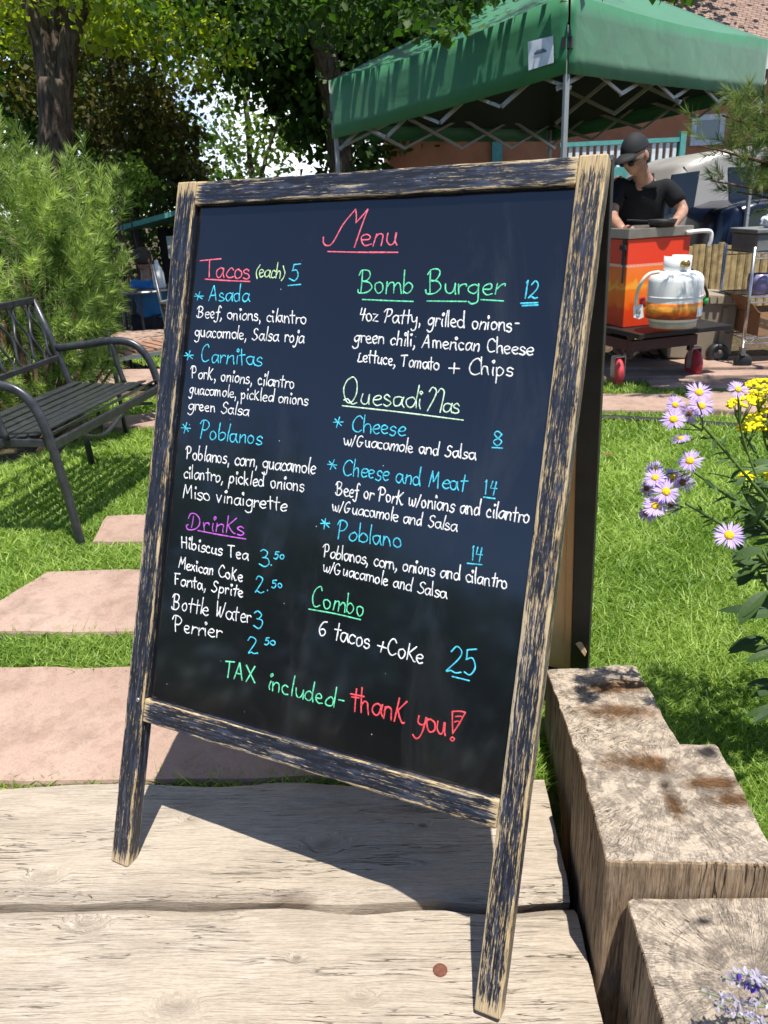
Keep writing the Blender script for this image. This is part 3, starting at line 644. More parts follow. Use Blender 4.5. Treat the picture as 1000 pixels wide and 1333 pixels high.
write('*', (240, 468), (253, 469), 10.5, 'cyan', 2.1); write('Carnitas', (260.5, 470.5), (342, 477), 12, 'cyan', 2.3, 'blue dish name Carnitas', 22)
write('PorK, onions, cilantro', (249, 492), (384, 506), 9, 'white', 2.3, None, 15)
write('guacamole, picKled onions', (246, 512), (401, 528), 8.5, 'white', 2.2, None, 12)
write('green Salsa', (245, 533), (324, 542), 8.5, 'white', 2.2, None, 14)
write('*', (235, 563), (249, 565), 12, 'cyan', 2.2); write('Poblanos', (259, 570.5), (342, 579.5), 12, 'cyan', 2.4, 'blue dish name Poblanos in the left column', 24)
write('Poblanos, corn, guacamole', (242, 597.5), (411, 617.5), 10, 'white', 2.5, None, 16)
write('cilantro, pickled onions', (238.5, 622), (397, 640), 9.5, 'white', 2.4)
write('Miso vinaigrette', (237.5, 647.5), (374, 666), 10, 'white', 2.4, None, 17)
write('DrinKs', (244, 688.5), (319, 697), 12, 'purple', 2.4, 'purple underlined heading Drinks', 21, more=([(257.5, 690.8), (290, 697), (320, 701.8)],))
write('Hibiscus Tea', (235.5, 713), (323, 730), 9, 'white', 2.6, None, 14.5)
write('3', (337, 736.5), (353, 737), 13.5, 'cyan', 2.3); write('.', (352, 736), (355, 736), 10, 'cyan', 2.2); write('50', (356, 727), (371, 728.5), 9.5, 'cyan', 2.4, None, 9.5)
write('Mexican CoKe', (231.5, 739), (316, 757.5), 8.5, 'white', 2.6, None, 14.5)
write('Fanta, Sprite', (226.5, 760.5), (317, 778), 9, 'white', 2.6, None, 14)
write('2', (331, 771), (346, 771.5), 14, 'cyan', 2.3); write('.', (347, 769), (350, 769), 10, 'cyan', 2.2); write('50', (353, 765), (369, 766.3), 10, 'cyan', 2.4, None, 10)
write('Bottle Water', (224.5, 792.5), (328, 812), 11, 'white', 2.5, None, 20)
write('3', (330, 818), (346.5, 818.5), 14, 'cyan', 2.4)
write('Perrier', (226, 822), (289, 831.5), 11, 'white', 2.5, None, 20)
write('2', (322, 850), (337, 850.5), 13.5, 'cyan', 2.3); write('.', (334, 851), (337, 851), 10, 'cyan', 2.2); write('50', (343.5, 839), (359, 840), 9.5, 'cyan', 2.4, None, 9.5)
write('TAX', (290, 880.5), (333, 889.5), 12.5, 'green', 3.0, 'bold green word TAX', 21)
write('included', (348, 897.5), (437, 922), 13.5, 'green', 2.5, 'green word included in the last line', more=([(441, 911), (448, 912.5)],))
write('thanK', (457, 924.5), (529, 942), 17.5, 'red', 3.0, 'red word thank in the last line', 30, more=([(456.5, 903.5), (474, 907)],))
write('you', (540, 947), (582, 959.5), 18.5, 'red', 3.0, 'red word you in the last line')
mb = MB()
for ln in ([(589, 926.5), (598, 926), (606, 927.5)], [(606, 927.5), (598, 942), (589.5, 955)], [(589.5, 955), (589, 940), (589, 926.5)], [(593, 933), (598, 932.5), (601, 933)], [(592, 940), (595, 939), (598, 939.5)], [(589, 959.5), (591.7, 962), (589, 964.8), (586.3, 962), (589, 959.5)]): line_px(mb, ln, 2.4)
mb.build('handwriting', INK['red'], 'panel')['label'] = 'red outlined exclamation mark'
write('Bomb', (467, 381.5), (540, 382.5), 16, 'green', 2.4, 'green underlined word Bomb', 29, more=([(472, 390), (505, 391.5), (538, 392.6)],))
write('Burger', (556, 382.5), (657, 384), 15, 'green', 2.4, 'green underlined word Burger', 31, more=([(556, 392), (607, 392.6)], [(626, 390.2), (655.5, 392)]))
write('12', (680, 387), (701, 388.5), 14, 'cyan', 2.5, 'blue underlined price 12', more=([(678, 395), (700.5, 394.2)], [(680, 398.2), (700.5, 397.2)]))
write('4oz Patty, grilled onions', (466.5, 417), (667, 431.5), 10.5, 'white', 2.4, None, 16.5, more=([(671, 421), (676, 421.2)],))
write('green chili, American Cheese', (460, 445), (694, 463), 10, 'white', 2.4, None, 15.5)
write('Lettuce, Tomato', (464.5, 471), (572, 482), 9.5, 'white', 2.4, None, 13.5)
write('+ Chips', (584, 485.5), (670, 490.5), 12, 'white', 2.3, None, 20)
write('Quesadi', (445, 523.5), (551, 532.5), 14.5, 'pale', 2.3, 'pale green underlined heading Quesadillas', 33, more=([(445.5, 528.3), (520, 536.5), (603, 547)], [(559, 510), (563, 504.5), (567.5, 507), (567, 515), (556.5, 535)], [(570, 511), (574, 506), (578, 509), (577.5, 517), (573, 537)]))
write('as', (575, 536), (599, 539), 13.5, 'pale', 2.3)
write('*', (434, 556), (448, 557), 11.5, 'cyan', 2.1); write('Cheese', (456.5, 561), (529, 568.5), 12.5, 'cyan', 2.3, 'blue dish name Cheese', 21)
write('8', (641, 579.5), (655.5, 580.5), 11.5, 'cyan', 2.3, 'blue underlined price 8', more=([(640.5, 582.8), (654, 583.6)],))
write('w/Guacamole and Salsa', (447.5, 579), (619, 599), 9.2, 'white', 2.3, None, 14)
write('*', (425.5, 611), (439.5, 613), 11.5, 'cyan', 2.1); write('Cheese and Meat', (445.5, 618), (606.5, 640.5), 12.5, 'cyan', 2.3, 'blue dish name Cheese and Meat', 20)
write('14', (628.5, 643.5), (646, 645.5), 12, 'cyan', 2.3, 'upper of the two blue underlined prices 14', more=([(629.5, 647.3), (644.5, 649.3)],))
write('Beef or PorK w/onions and cilantro', (437.5, 644), (690, 681.5), 10.5, 'white', 2.4, None, 17)
write('w/Guacamole and Salsa', (432, 664.5), (595, 692.5), 9.2, 'white', 2.2, None, 14)
write('*', (416.5, 688), (430.5, 690), 12, 'cyan', 2.1); write('Poblano', (438, 702), (524, 713), 13, 'cyan', 2.3, 'blue dish name Poblano in the right column', 25)
write('14', (611, 729), (629, 731.5), 12, 'cyan', 2.3, 'lower of the two blue underlined prices 14', more=([(608.5, 733.5), (627.5, 735.3)],))
write('Poblanos, corn, onions and cilantro', (420.5, 725), (661, 767), 9.8, 'white', 2.3, None, 16.5)
write('w/Guacamole and Salsa', (420, 743.5), (581, 780), 9, 'white', 2.1, None, 14)
write('Combo', (404.5, 788.6), (475.5, 803), 14, 'green', 2.4, 'green underlined heading Combo', 27, more=([(402, 793), (436, 799), (469.5, 806.8)],))
write('6 tacos +CoKe', (414, 826), (552, 865), 13, 'white', 2.6, None, 20)
write('25', (579, 875), (626, 881), 20, 'cyan', 2.5, 'large blue underlined price 25', 34, more=([(589, 880.8), (611, 886.2)],))
MB.build = _build
# ------------------------------------------------------------------ black metal garden bench
M_iron = mat('black_painted_metal', (0.045, 0.048, 0.055), 0.33, 0.3, 0.35, 30, 0.25, 0.6, 180, 0.001)
B0 = Vector((-1.347, 1.177, -0.03)); BL = Vector((-0.293, 0.956, 0)).normalized(); BB = Vector((-BL.y, BL.x, 0)); BLEN = 0.965
def bp(l, b, z): return B0 + BL * l + BB * b + Vector((0, 0, z + 0.03 if False else z))
bench = thing('garden_bench', 'black metal garden bench with slatted seat and wavy back bars on the lawn', 'bench', B0)
mb = MB()
for i in range(8):                               # seat slats along the length, dipping in the middle and rolling over at the front
    b = 0.012 + i * 0.056; z = 0.425 + 0.02 * ((i - 4) / 4.0) ** 2 - (0.012 if i == 0 else 0)
    ang = 0.10 * (i - 4) / 4 - (0.5 if i == 0 else 0)
    m3 = Matrix((BL, (BB * math.cos(ang) + Vector((0, 0, math.sin(ang)))), (Vector((0, 0, math.cos(ang))) - BB * math.sin(ang)))).transposed()
    mb.box(bp(BLEN / 2, b, z), (BLEN - 0.03, 0.041, 0.007), m3)
mb.build('seat', M_iron, bench, bevel=0.002)
mb = MB()
for l in (0.02, BLEN - 0.02): mb.bar(bp(l, -0.01, 0.405), bp(l, 0.44, 0.41), 0.03, 0.03)
mb.bar(bp(0.0, -0.012, 0.40), bp(BLEN, -0.012, 0.40), 0.02, 0.035); mb.bar(bp(0, 0.43, 0.40), bp(BLEN, 0.43, 0.40), 0.02, 0.03)
mb.tube(cr([bp(0.03, 0.03, 0.33), bp(0.25, 0.05, 0.36), bp(0.5, 0.06, 0.30), bp(0.75, 0.05, 0.36), bp(BLEN - .03, 0.03, 0.33)], 6), 0.009, 8)
mb.build('seat_frame', M_iron, bench, bevel=0.003)
for l in (0.0, BLEN):
    mb = MB()
    mb.tube(cr([bp(l, -0.045, -0.01), bp(l, -0.03, 0.2), bp(l, 0.0, 0.44), bp(l, 0.035, 0.555), bp(l, 0.10, 0.615), bp(l, 0.20, 0.630), bp(l, 0.33, 0.615), bp(l, 0.49, 0.60)], 6), 0.019, 10, True, 0.75, up=BL)
    mb.build('arm', M_iron, bench, smooth=True)
    mb = MB(); mb.tube([bp(l, 0.42, -0.01), bp(l, 0.43, 0.2), bp(l, 0.455, 0.42), bp(l, 0.505, 0.62), bp(l, 0.565, 0.83)], 0.018, 8, True, 0.8, up=BL); mb.build('rear_leg', M_iron, bench, smooth=True)
    mb = MB(); mb.tube(cr([bp(l, 0.17, 0.425), bp(l, 0.19, 0.52), bp(l, 0.20, 0.625)], 5), 0.012, 8); mb.build('arm_support', M_iron, bench, smooth=True)
def bk(l, z): return bp(l, 0.455 + (z - 0.42) * 0.275, z)
mb = MB(); mb.bar(bk(0, 0.83), bk(BLEN, 0.83), 0.03, 0.03); mb.build('back_top_rail', M_iron, bench, bevel=0.004)
mb = MB(); mb.bar(bk(0, 0.555), bk(BLEN, 0.555), 0.024, 0.024); mb.build('back_lower_rail', M_iron, bench, bevel=0.003)
for i in range(15):
    l = BLEN * (i + 0.75) / 15.5; s_ = 0.022 * (1 if i % 2 else -1)
    mb = MB(); mb.tube(cr([bk(l, 0.83), bk(l + s_, 0.76), bk(l - s_ * .9, 0.68), bk(l + s_ * .4, 0.60), bk(l, 0.555)], 5), 0.0065, 8); mb.build('back_bar', M_iron, bench, smooth=True)

# ------------------------------------------------------------------ patio chair with brown slats behind it
M_grey = mat('grey_metal', (0.24, 0.24, 0.24), 0.4, 0.5); M_slat = mat('brown_slat', (0.30, 0.165, 0.11), 0.6, 0, 0.3, 14, 0.3)
def slat_chair(o, z0, ax, w_, d_, label, legs=M_iron, wood=M_slat, arms=True, group=None, back=True, slats=8):
    """o: ground point under the front left corner; ax: along the front"""
    ax = Vector(ax).normalized(); bx = Vector((-ax.y, ax.x, 0)); r_ = thing('patio_chair', label, 'chair', o, group)
    def q(a, b, z): return Vector(o) + ax * a + bx * b + Vector((0, 0, z))
    mb = MB(); n = slats
    for i in range(n): x = w_ * (i + 0.5) / n; mb.bar(q(x, 0.015, z0), q(x, d_ - 0.01, z0 - 0.005), w_ / n * 0.74, 0.014)
    mb.build('seat', wood, r_, bevel=0.002)
    mb = MB()
    for a, b in (((0, 0), (w_, 0)), ((w_, 0), (w_, d_)), ((w_, d_), (0, d_)), ((0, d_), (0, 0))): mb.bar(q(*a, z0 - 0.02), q(*b, z0 - 0.02), 0.022, 0.022)
    mb.build('seat_frame', M_grey if arms else legs, r_)
    for a in (0, w_):
        mb = MB(); mb.tube([q(a, 0.0, 0.0), q(a, 0.01, z0 - 0.02)], 0.012, 8); mb.build('leg', legs, r_, smooth=True)
        mb = MB(); mb.tube([q(a, d_ + 0.03, 0.0), q(a, d_, z0), q(a, d_ + 0.10, z0 + 0.44)], 0.012, 8); mb.build('rear_leg', legs, r_, smooth=True)
        if arms:
            mb = MB(); mb.tube(cr([q(a, 0.02, z0 - 0.02), q(a, 0.02, z0 + 0.15), q(a, 0.06, z0 + 0.215), q(a, 0.25, z0 + 0.235), q(a, d_ + 0.05, z0 + 0.21)], 5), 0.013, 8); mb.build('arm', M_grey, r_, smooth=True)
    if back:
        mb = MB()
        for i in range(6): x = w_ * (i + 0.5) / 6; mb.bar(q(x, d_ + 0.03, z0 + 0.10), q(x, d_ + 0.10, z0 + 0.43), w_ / 6 * 0.6, 0.012)
        mb.bar(q(0, d_ + 0.10, z0 + 0.44), q(w_, d_ + 0.10, z0 + 0.44), 0.02, 0.03); mb.bar(q(0, d_ + 0.03, z0 + 0.10), q(w_, d_ + 0.03, z0 + 0.10), 0.02, 0.02)
        mb.build('backrest', wood if arms else legs, r_)
    return r_
c0 = G(207, 455, 0.42); c1 = G(147, 464, 0.42)
slat_chair((c1.x, c1.y, -0.03), 0.45, (c0 - c1), 0.52, 0.42, 'chair with brown slatted seat and grey arms behind the far arm of the black bench', back=False)

# ------------------------------------------------------------------ the lawn
def inpoly(x, y, poly):
    c = np.zeros(len(x), bool); n = len(poly); j = n - 1
    for i in range(n):
        xi, yi = poly[i]; xj, yj = poly[j]
        c ^= ((yi > y) != (yj > y)) & (x < (xj - xi) * (y - yi) / (yj - yi + 1e-12) + xi); j = i
    return c
def blades(name, cnt, D0, D1, hmul, wmul, m):
    D = np.exp(rng.uniform(math.log(D0), math.log(D1), cnt)); a = rng.uniform(-0.72, 0.66, cnt)
    x = CAM[0] + FH[0] * D + FH[1] * np.tan(a) * D; y = CAM[1] + FH[1] * D - FH[0] * np.tan(a) * D
    s = x * TX.x + y * TX.y; tt = x * TY.x + y * TY.y
    far = np.interp(x, [p.x for p in LAWN_FAR], [p.y for p in LAWN_FAR]) + 0.03 * np.sin(x * 9)
    strip = (x > -0.2) & (x < 1.2) & (y > G(800, 514).y) & (y < G(800, 497).y) | (x > -.2) & (x < 1.6) & (y > G(800, 547).y) & (y < G(800, 533).y)
    strip |= (x < -1.2) & (y > 2.4) & (y < 5.5) & (np.sin(x * 5 + y * 3) + np.sin(y * 7 - x * 2) > 0.5)
    ok = ((y < far) | strip) & ~((s < 1.13) & (tt < 0.232)) & ~((s > 0.87) & (s < 1.125) & (tt < 0.36))
    for pl in SLABS:
        px_ = np.array(pl); bb_ = (x > px_[:, 0].min()) & (x < px_[:, 0].max()) & (y > px_[:, 1].min()) & (y < px_[:, 1].max())
        ii = np.where(bb_ & ok)[0]
        if len(ii): ok[ii] &= ~inpoly(x[ii], y[ii], pl)
    x, y, D = x[ok], y[ok], D[ok]; n = len(x)
    patch = 0.5 + 0.28 * np.sin(x * 3.1 + 1.3 * np.sin(y * 2.3)) * np.sin(y * 2.7 + np.sin(x * 4.1)) + 0.25 * np.sin(x * 9.7 + y * 4) * np.sin(y * 8.3 - x * 3)
    h = (0.026 + 0.018 * rng.random(n) + 0.010 * patch) * hmul; wd = (0.0011 + 0.0009 * D) * wmul
    an = rng.uniform(0, 2 * np.pi, n); le = rng.uniform(0.2, 1.5, n) * h; dx, dy = np.cos(an), np.sin(an)
    fa = rng.uniform(0, 2 * np.pi, n); wx, wy = np.cos(fa) * wd, np.sin(fa) * wd
    z0 = -0.052; V = np.zeros((n, 5, 3))
    V[:, 0] = np.stack([x - wx, y - wy, np.full(n, z0)], 1); V[:, 1] = np.stack([x + wx, y + wy, np.full(n, z0)], 1)
    mx_, my_, mz = x + dx * le * 0.35, y + dy * le * 0.35, z0 + h * 0.62
    V[:, 2] = np.stack([mx_ + wx * .8, my_ + wy * .8, mz], 1); V[:, 3] = np.stack([mx_ - wx * .8, my_ - wy * .8, mz], 1)
    V[:, 4] = np.stack([x + dx * le, y + dy * le, z0 + h], 1)
    b = np.arange(n)[:, None] * 5
    Fc = np.concatenate([b + np.array([0, 1, 2]), b + np.array([0, 2, 3]), b + np.array([3, 2, 4])], 0)
    ti = np.clip(0.12 + 0.62 * patch + rng.normal(0, 0.24, n), 0, 1); tall = rng.random(n) < 0.03; V[tall, 4, 2] += 0.022
    ti[rng.random(n) < 0.04] = 1.0
    return mesh_np(name, V.reshape(-1, 3), Fc, m, tint=np.repeat(ti, 5))
M_grass = leafmat('grass_blade', (0.12, 0.23, 0.025), (0.45, 0.58, 0.14), 0.42, (1.25, 1.35, 0.6), 0.45, 0.35)
tag(blades('lawn', 440000, 1.05, 7.0, 1.0, 1.0, M_grass), kind='stuff', label='short sunlit lawn grass between the slabs and behind the posts', cat='grass')
# ------------------------------------------------------------------ needles and leaves
def needles(shoots, per, nl, nw, m, name, parent, spread=1.0, tip=None):
    """shoots: list of (base, direction, length). Every needle is a thin sliver standing off its shoot."""
    V = []; Tn = []
    for b, d, L in shoots:
        b = np.array(b); d = np.array(d); d = d / np.linalg.norm(d); n = per
        t_ = rng.random(n); t_ = np.where(rng.random(n) < 0.25, 0.9 + 0.1 * t_, t_)
        a = rng.uniform(0, 2 * np.pi, n); ref = np.array([0, 0, 1.0]) if abs(d[2]) < 0.9 else np.array([1.0, 0, 0])
        x = np.cross(d, ref); x /= np.linalg.norm(x); y = np.cross(d, x)
        rad = np.cos(a)[:, None] * x + np.sin(a)[:, None] * y
        fwd = (0.55 + 0.9 * t_ * t_ + rng.uniform(-.15, .25, n))[:, None]
        nd = rad * spread + d * fwd; nd /= np.linalg.norm(nd, axis=1)[:, None]
        l_ = nl * rng.uniform(0.7, 1.15, n)[:, None]; p = b + d * (L * t_)[:, None]
        sd_ = np.cross(nd, rng.normal(size=(n, 3))); sd_ /= np.linalg.norm(sd_, axis=1)[:, None]
        base = rng.uniform(0.05, 0.85)
        V.append(np.stack([p - sd_ * nw, p + sd_ * nw, p + nd * l_], 1)); Tn.append(np.repeat(np.clip(base + rng.normal(0, .18, n), 0, 1), 3))
    V = np.concatenate(V).reshape(-1, 3); F_ = np.arange(len(V)).reshape(-1, 3)
    return mesh_np(name, V, F_, m, parent, tint=np.concatenate(Tn))
def leaves(name, centers, radii, counts, size, m, parent, droop=0.35, base=None, shell=0.35, hang=0.0):
    """leaf-sized folded faces spread through several ellipsoid clumps"""
    Vs = []; Ts = []
    for c, r, n in zip(centers, radii, counts):
        u = rng.normal(size=(n, 3)); u /= np.linalg.norm(u, axis=1)[:, None]
        rr = (shell + (1 - shell) * rng.random(n)) ** 0.6
        k = max(3, n // 30); sub = rng.normal(size=(k, 3)); sub /= np.linalg.norm(sub, axis=1)[:, None]; sub *= rng.uniform(.45, 1.0, k)[:, None]
        pick = rng.integers(0, k, n); p = np.where((rng.random(n) < 0.75)[:, None], sub[pick] + rng.normal(0, 0.13, (n, 3)), u * rr[:, None])
        p = np.array(c) + p * np.array(r)
        d = rng.normal(size=(n, 3)); d[:, 2] -= droop * 2; d /= np.linalg.norm(d, axis=1)[:, None]
        up = rng.normal(size=(n, 3)) * 0.7 + np.array([0, 0, 1.0]); sd_ = np.cross(d, up); sd_ /= np.linalg.norm(sd_, axis=1)[:, None] + 1e-9
        nn = np.cross(sd_, d); s = size * rng.uniform(0.65, 1.25, n)[:, None]
        Vq = np.stack([p, p + d * s * .45 + sd_ * s * .42 + nn * s * .10, p + d * s * 1.0, p + d * s * .45 - sd_ * s * .42 + nn * s * .10], 1)
        Vs.append(Vq); tb = rng.random(k)[pick] * 0.6 + 0.4 * rng.random(n); Ts.append(np.repeat(tb, 4))
    V = np.concatenate(Vs).reshape(-1, 3); b = np.arange(len(V) // 4)[:, None] * 4
    F_ = np.concatenate([b + np.array([0, 1, 2]), b + np.array([0, 2, 3])], 0)
    return mesh_np(name, V, F_, m, parent, tint=np.concatenate(Ts))
def barkmat(name, c1, c2):
    t = NT(name); v = t.coord('Object', (1, 1, 0.16)); n = t.noise(v, 26, 6, 0.65, 0.8); n2 = t.noise(t.coord(), 4, 3)
    c = t.ramp(n, [(0.35, c1), (0.6, c2)]); c = t.mix(0.5, c, t.ramp(n2, [(0.35, 0.6), (0.65, 1.1)]), 'MULTIPLY'); t.col(c); t.set(Roughness=0.95); t.b.inputs['Specular IOR Level'].default_value = 0.1
    t.bump(n, 0.9, 0.03); return t.m
M_bark = barkmat('bark', (0.035, 0.026, 0.02), (0.15, 0.115, 0.09)); M_bark2 = barkmat('red_bark', (0.06, 0.035, 0.025), (0.20, 0.12, 0.085))
M_needle = leafmat('pine_needle', (0.05, 0.11, 0.02), (0.56, 0.68, 0.21), 0.4, (1.3, 1.4, .7), 0.5, 0.35)
M_needle_dark = leafmat('dark_pine_needle', (0.05, 0.09, 0.03), (0.24, 0.30, 0.09), 0.35, (1.3, 1.4, .7))
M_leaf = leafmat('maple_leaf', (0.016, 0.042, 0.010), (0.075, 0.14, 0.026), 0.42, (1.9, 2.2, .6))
M_leaf_y = leafmat('yellow_green_leaf', (0.08, 0.13, 0.014), (0.34, 0.40, 0.06), 0.55, (1.9, 2.0, .6))
M_leaf_b = leafmat('brown_leaf', (0.025, 0.045, 0.012), (0.135, 0.13, 0.035), 0.45, (1.7, 1.4, .7))
M_leaf_l = leafmat('light_leaf', (0.07, 0.13, 0.02), (0.20, 0.30, 0.06), 0.45, (1.5, 1.6, .7))

# ------------------------------------------------------------------ mugo pine at the left
pc = A(12, 385, 4.35); base = Vector((pc.x - 0.02, pc.y, -0.05))
pine = thing('mugo_pine', 'bushy bright green mugo pine behind the black bench on the left', 'pine', base)
sh = []; RX_, RY_, RZ_ = 0.60, 0.55, 0.98
mb = MB(); br_ends = []
for i in range(46):
    a = rnd.uniform(0, 6.283); e = rnd.uniform(0.15, 1.0)
    end = Vector((pc.x + RX_ * .85 * math.cos(a) * math.cos(e), pc.y + RY_ * .85 * math.sin(a) * math.cos(e), 0.18 + 1.25 * math.sin(e) * rnd.uniform(.7, 1.05)))
    mid = base.lerp(end, 0.5) + Vector((rnd.uniform(-.05, .05), rnd.uniform(-.05, .05), -0.06))
    mb.tube(cr([base, mid, end], 4), [0.022, 0.02, 0.018, 0.016, 0.014, 0.012, 0.010, 0.008, 0.006], 6)
mb.build('branch', M_bark2, pine, smooth=True)
for i in range(600):
    u = Vector((rnd.gauss(0, 1), rnd.gauss(0, 1), rnd.gauss(0, 1))).normalized(); k = rnd.uniform(.5, 1.0) ** 0.5
    lump = 0.86 + 0.22 * nz3((u.x * 2.2, u.y * 2.2, u.z * 2.2 + 3), 1.6)
    p = Vector((pc.x + u.x * RX_ * k * lump, pc.y + u.y * RY_ * k * lump, 0.72 + u.z * RZ_ * k * lump * 0.86))
    if p.z < 0.08: continue
    d = Vector((u.x * .8, u.y * .8, 0.55 + max(0, u.z) * 0.5)) + Vector((rnd.gauss(0, .25), rnd.gauss(0, .25), rnd.gauss(0, .2)))
    sh.append((p, d, rnd.uniform(.10, .20)))
for (px, py, D) in ((-30, 165, 4.3), (4, 172, 4.3), (45, 190, 4.3), (70, 222, 4.15), (108, 205, 4.4), (132, 222, 4.5), (150, 250, 4.4), (152, 290, 4.4), (120, 300, 4.1), (90, 250, 4.2), (20, 220, 4.0)):
    top = A(px, py + 12, D)
    for j in range(13):
        dz = rnd.uniform(0, .50); p = top - Vector((0, 0, dz)) + Vector((rnd.gauss(0, .022 + .09 * dz), rnd.gauss(0, .022 + .09 * dz), 0)); p = p.lerp(Vector((pc.x, pc.y, p.z)), min(.55, dz * 0.7))
        sh.append((p, (rnd.gauss(0, .3), rnd.gauss(0, .3), 0.9), rnd.uniform(.11, .19)))
needles(sh, 95, 0.070, 0.0019, M_needle, 'needles', pine, 1.15)

# ------------------------------------------------------------------ pine boughs reaching in from the right
pt_base = A(1120, 560, 4.6); pt_base.z = -0.05
pine2 = thing('pine_tree', 'sparse pine whose needled boughs reach in at the upper right edge', 'pine', pt_base)
mb = MB(); mb.tube(cr([pt_base, pt_base + Vector((.03, 0, .8)), pt_base + Vector((-.02, .03, 1.8)), pt_base + Vector((.02, .02, 3.2))], 5), [.075 - .004 * i for i in range(16)], 10); mb.build('trunk', M_bark2, pine2, smooth=True)
sh = []; mb = MB()
for (px, py, py0, D) in ((912, 190, 235, 4.3), (940, 150, 210, 4.4), (975, 140, 200, 4.5), (925, 235, 262, 4.35), (960, 250, 268, 4.4), (995, 165, 215, 4.5), (985, 235, 262, 4.5), (950, 200, 240, 4.45), (1040, 130, 200, 4.6), (1050, 250, 260, 4.5)):
    e = A(px, py, D); s0 = Vector((pt_base.x, pt_base.y, A(px, py0, D).z + 0.1)); m_ = s0.lerp(e, .55) + Vector((0, 0, -.08))
    path = cr([s0, m_, e], 5); mb.tube(path, [.016 - .0012 * i for i in range(len(path))], 6)
    for j in range(30):
        k = rnd.uniform(.45, 1.0); p = path[min(len(path) - 1, int(k * (len(path) - 1)))] + Vector((rnd.gauss(0, .05), rnd.gauss(0, .05), rnd.gauss(0.02, .045)))
        d = (e - m_).normalized() * .7 + Vector((rnd.gauss(0, .5), rnd.gauss(0, .5), rnd.gauss(.45, .4))); sh.append((p, d, rnd.uniform(.05, .10)))
mb.build('branch', M_bark2, pine2, smooth=True)
needles(sh, 60, 0.078, 0.0015, M_needle_dark, 'needles', pine2, 0.8)

# ------------------------------------------------------------------ broadleaf trees
def tree(name, label, base, trunks, clumps, lm, size, bark=M_bark, group='trees round the garden', droop=.35, shell=.3):
    r_ = thing(name, label, 'tree', base, group); mb = MB()
    for path, r0, r1 in trunks:
        q = cr(path, 6); n = len(q); q = [p + Vector((nz3(p * 2.0), nz3(p * 2.0 + Vector((5, 0, 0))), 0)) * r0 * .25 for p in q]
        mb.tube(q, [r0 + (r1 - r0) * (i / (n - 1)) ** .8 for i in range(n)], 14)
    mb.build('trunk', bark, r_, smooth=True)
    leaves('crown', [c for c, r, n in clumps], [r for c, r, n in clumps], [n for c, r, n in clumps], size, lm, r_, droop, shell=shell)
    return r_
def gz(px, D, z=None): p = A(px, 400, D); p.z = gh(p.x, p.y) - .01 if z is None else z; return p
def az(px, D, z): return gz(px, D, z)
# big forked tree at the left
b = gz(76, 9.0); f1 = A(72, 105, 9.0)
bigt = tree('maple_tree', 'big forked trunk rising behind the mugo pine at the upper left', b,
     [([b, A(78, 250, 9), A(76, 160, 9), f1], .19, .165), ([f1 - Vector((0, 0, .25)), A(48, 40, 9), A(28, -40, 9), A(-40, -260, 9)], .14, .07), ([f1 - Vector((0, 0, .25)), A(92, 45, 9), A(120, -40, 8.9), A(190, -300, 8.7)], .13, .06), ([f1 - Vector((0, 0, .1)), A(70, -10, 9.1), A(60, -250, 9.1)], .12, .06)],
     [(A(-60, -90, 9.2), (1.9, 1.9, 1.0), 3400), (A(140, -120, 9.0), (1.7, 1.7, .95), 3400), (A(170, 25, 8.3), (.55, .5, .3), 480), (A(120, 5, 8.2), (.3, .3, .25), 240), (A(250, 60, 9.2), (.6, .5, .35), 600), (A(50, -240, 9.2), (2.6, 2.4, 1.2), 2600), (A(170, 20, 9.6), (.9, .9, .5), 700), (A(0, 20, 9.7), (.8, .8, .5), 600), (A(300, -150, 9.5), (1.6, 1.6, .8), 2000)], M_leaf_y, .075)
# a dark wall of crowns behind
def simple(px, D, label, lm, clumps, size=.13, r=.14, name='broadleaf_tree', top=4.5, bark=M_bark, lean=0.0):
    b = gz(px, D); tp = b + Vector((lean, 0, top))
    return tree(name, label, b, [([b, b + Vector((.05, 0, 1.2)), b + Vector((lean * .5 - .05, .05, 2.6)), tp], r, r * .35), ([b + Vector((0, 0, 1.7)), b + Vector((-.6, .2, 2.8)), b + Vector((-1.3, .2, 3.9))], r * .55, r * .2), ([b + Vector((0, 0, 1.9)), b + Vector((.6, -.2, 2.9)), b + Vector((1.2, -.2, 4.0))], r * .5, r * .2)], clumps, lm, size, bark)
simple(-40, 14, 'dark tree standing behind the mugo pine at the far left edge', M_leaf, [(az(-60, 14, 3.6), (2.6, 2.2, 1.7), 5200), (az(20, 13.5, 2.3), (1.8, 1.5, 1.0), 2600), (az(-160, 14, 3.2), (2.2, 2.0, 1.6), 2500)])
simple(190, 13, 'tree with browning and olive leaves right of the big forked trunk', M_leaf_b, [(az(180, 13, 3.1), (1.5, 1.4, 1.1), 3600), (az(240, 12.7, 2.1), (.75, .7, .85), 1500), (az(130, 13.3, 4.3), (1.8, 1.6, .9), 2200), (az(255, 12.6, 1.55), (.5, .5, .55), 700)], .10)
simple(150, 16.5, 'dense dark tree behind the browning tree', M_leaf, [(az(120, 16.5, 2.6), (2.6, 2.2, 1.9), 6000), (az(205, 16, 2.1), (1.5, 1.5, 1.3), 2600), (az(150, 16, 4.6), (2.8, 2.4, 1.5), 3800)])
simple(345, 24, 'slim light green tree standing in the sunny gap left of the tent', M_leaf_l, [(az(325, 24, 3.1), (1.0, 1.0, 1.5), 620), (az(372, 24, 2.6), (.9, .9, 1.1), 480), (az(350, 24, 5.0), (1.7, 1.7, 1.3), 700), (az(395, 24, 3.7), (.9, .9, 1.0), 380), (az(300, 24, 1.7), (.8, .8, .6), 300)], .17, .16, 'slim_tree', 5.5)
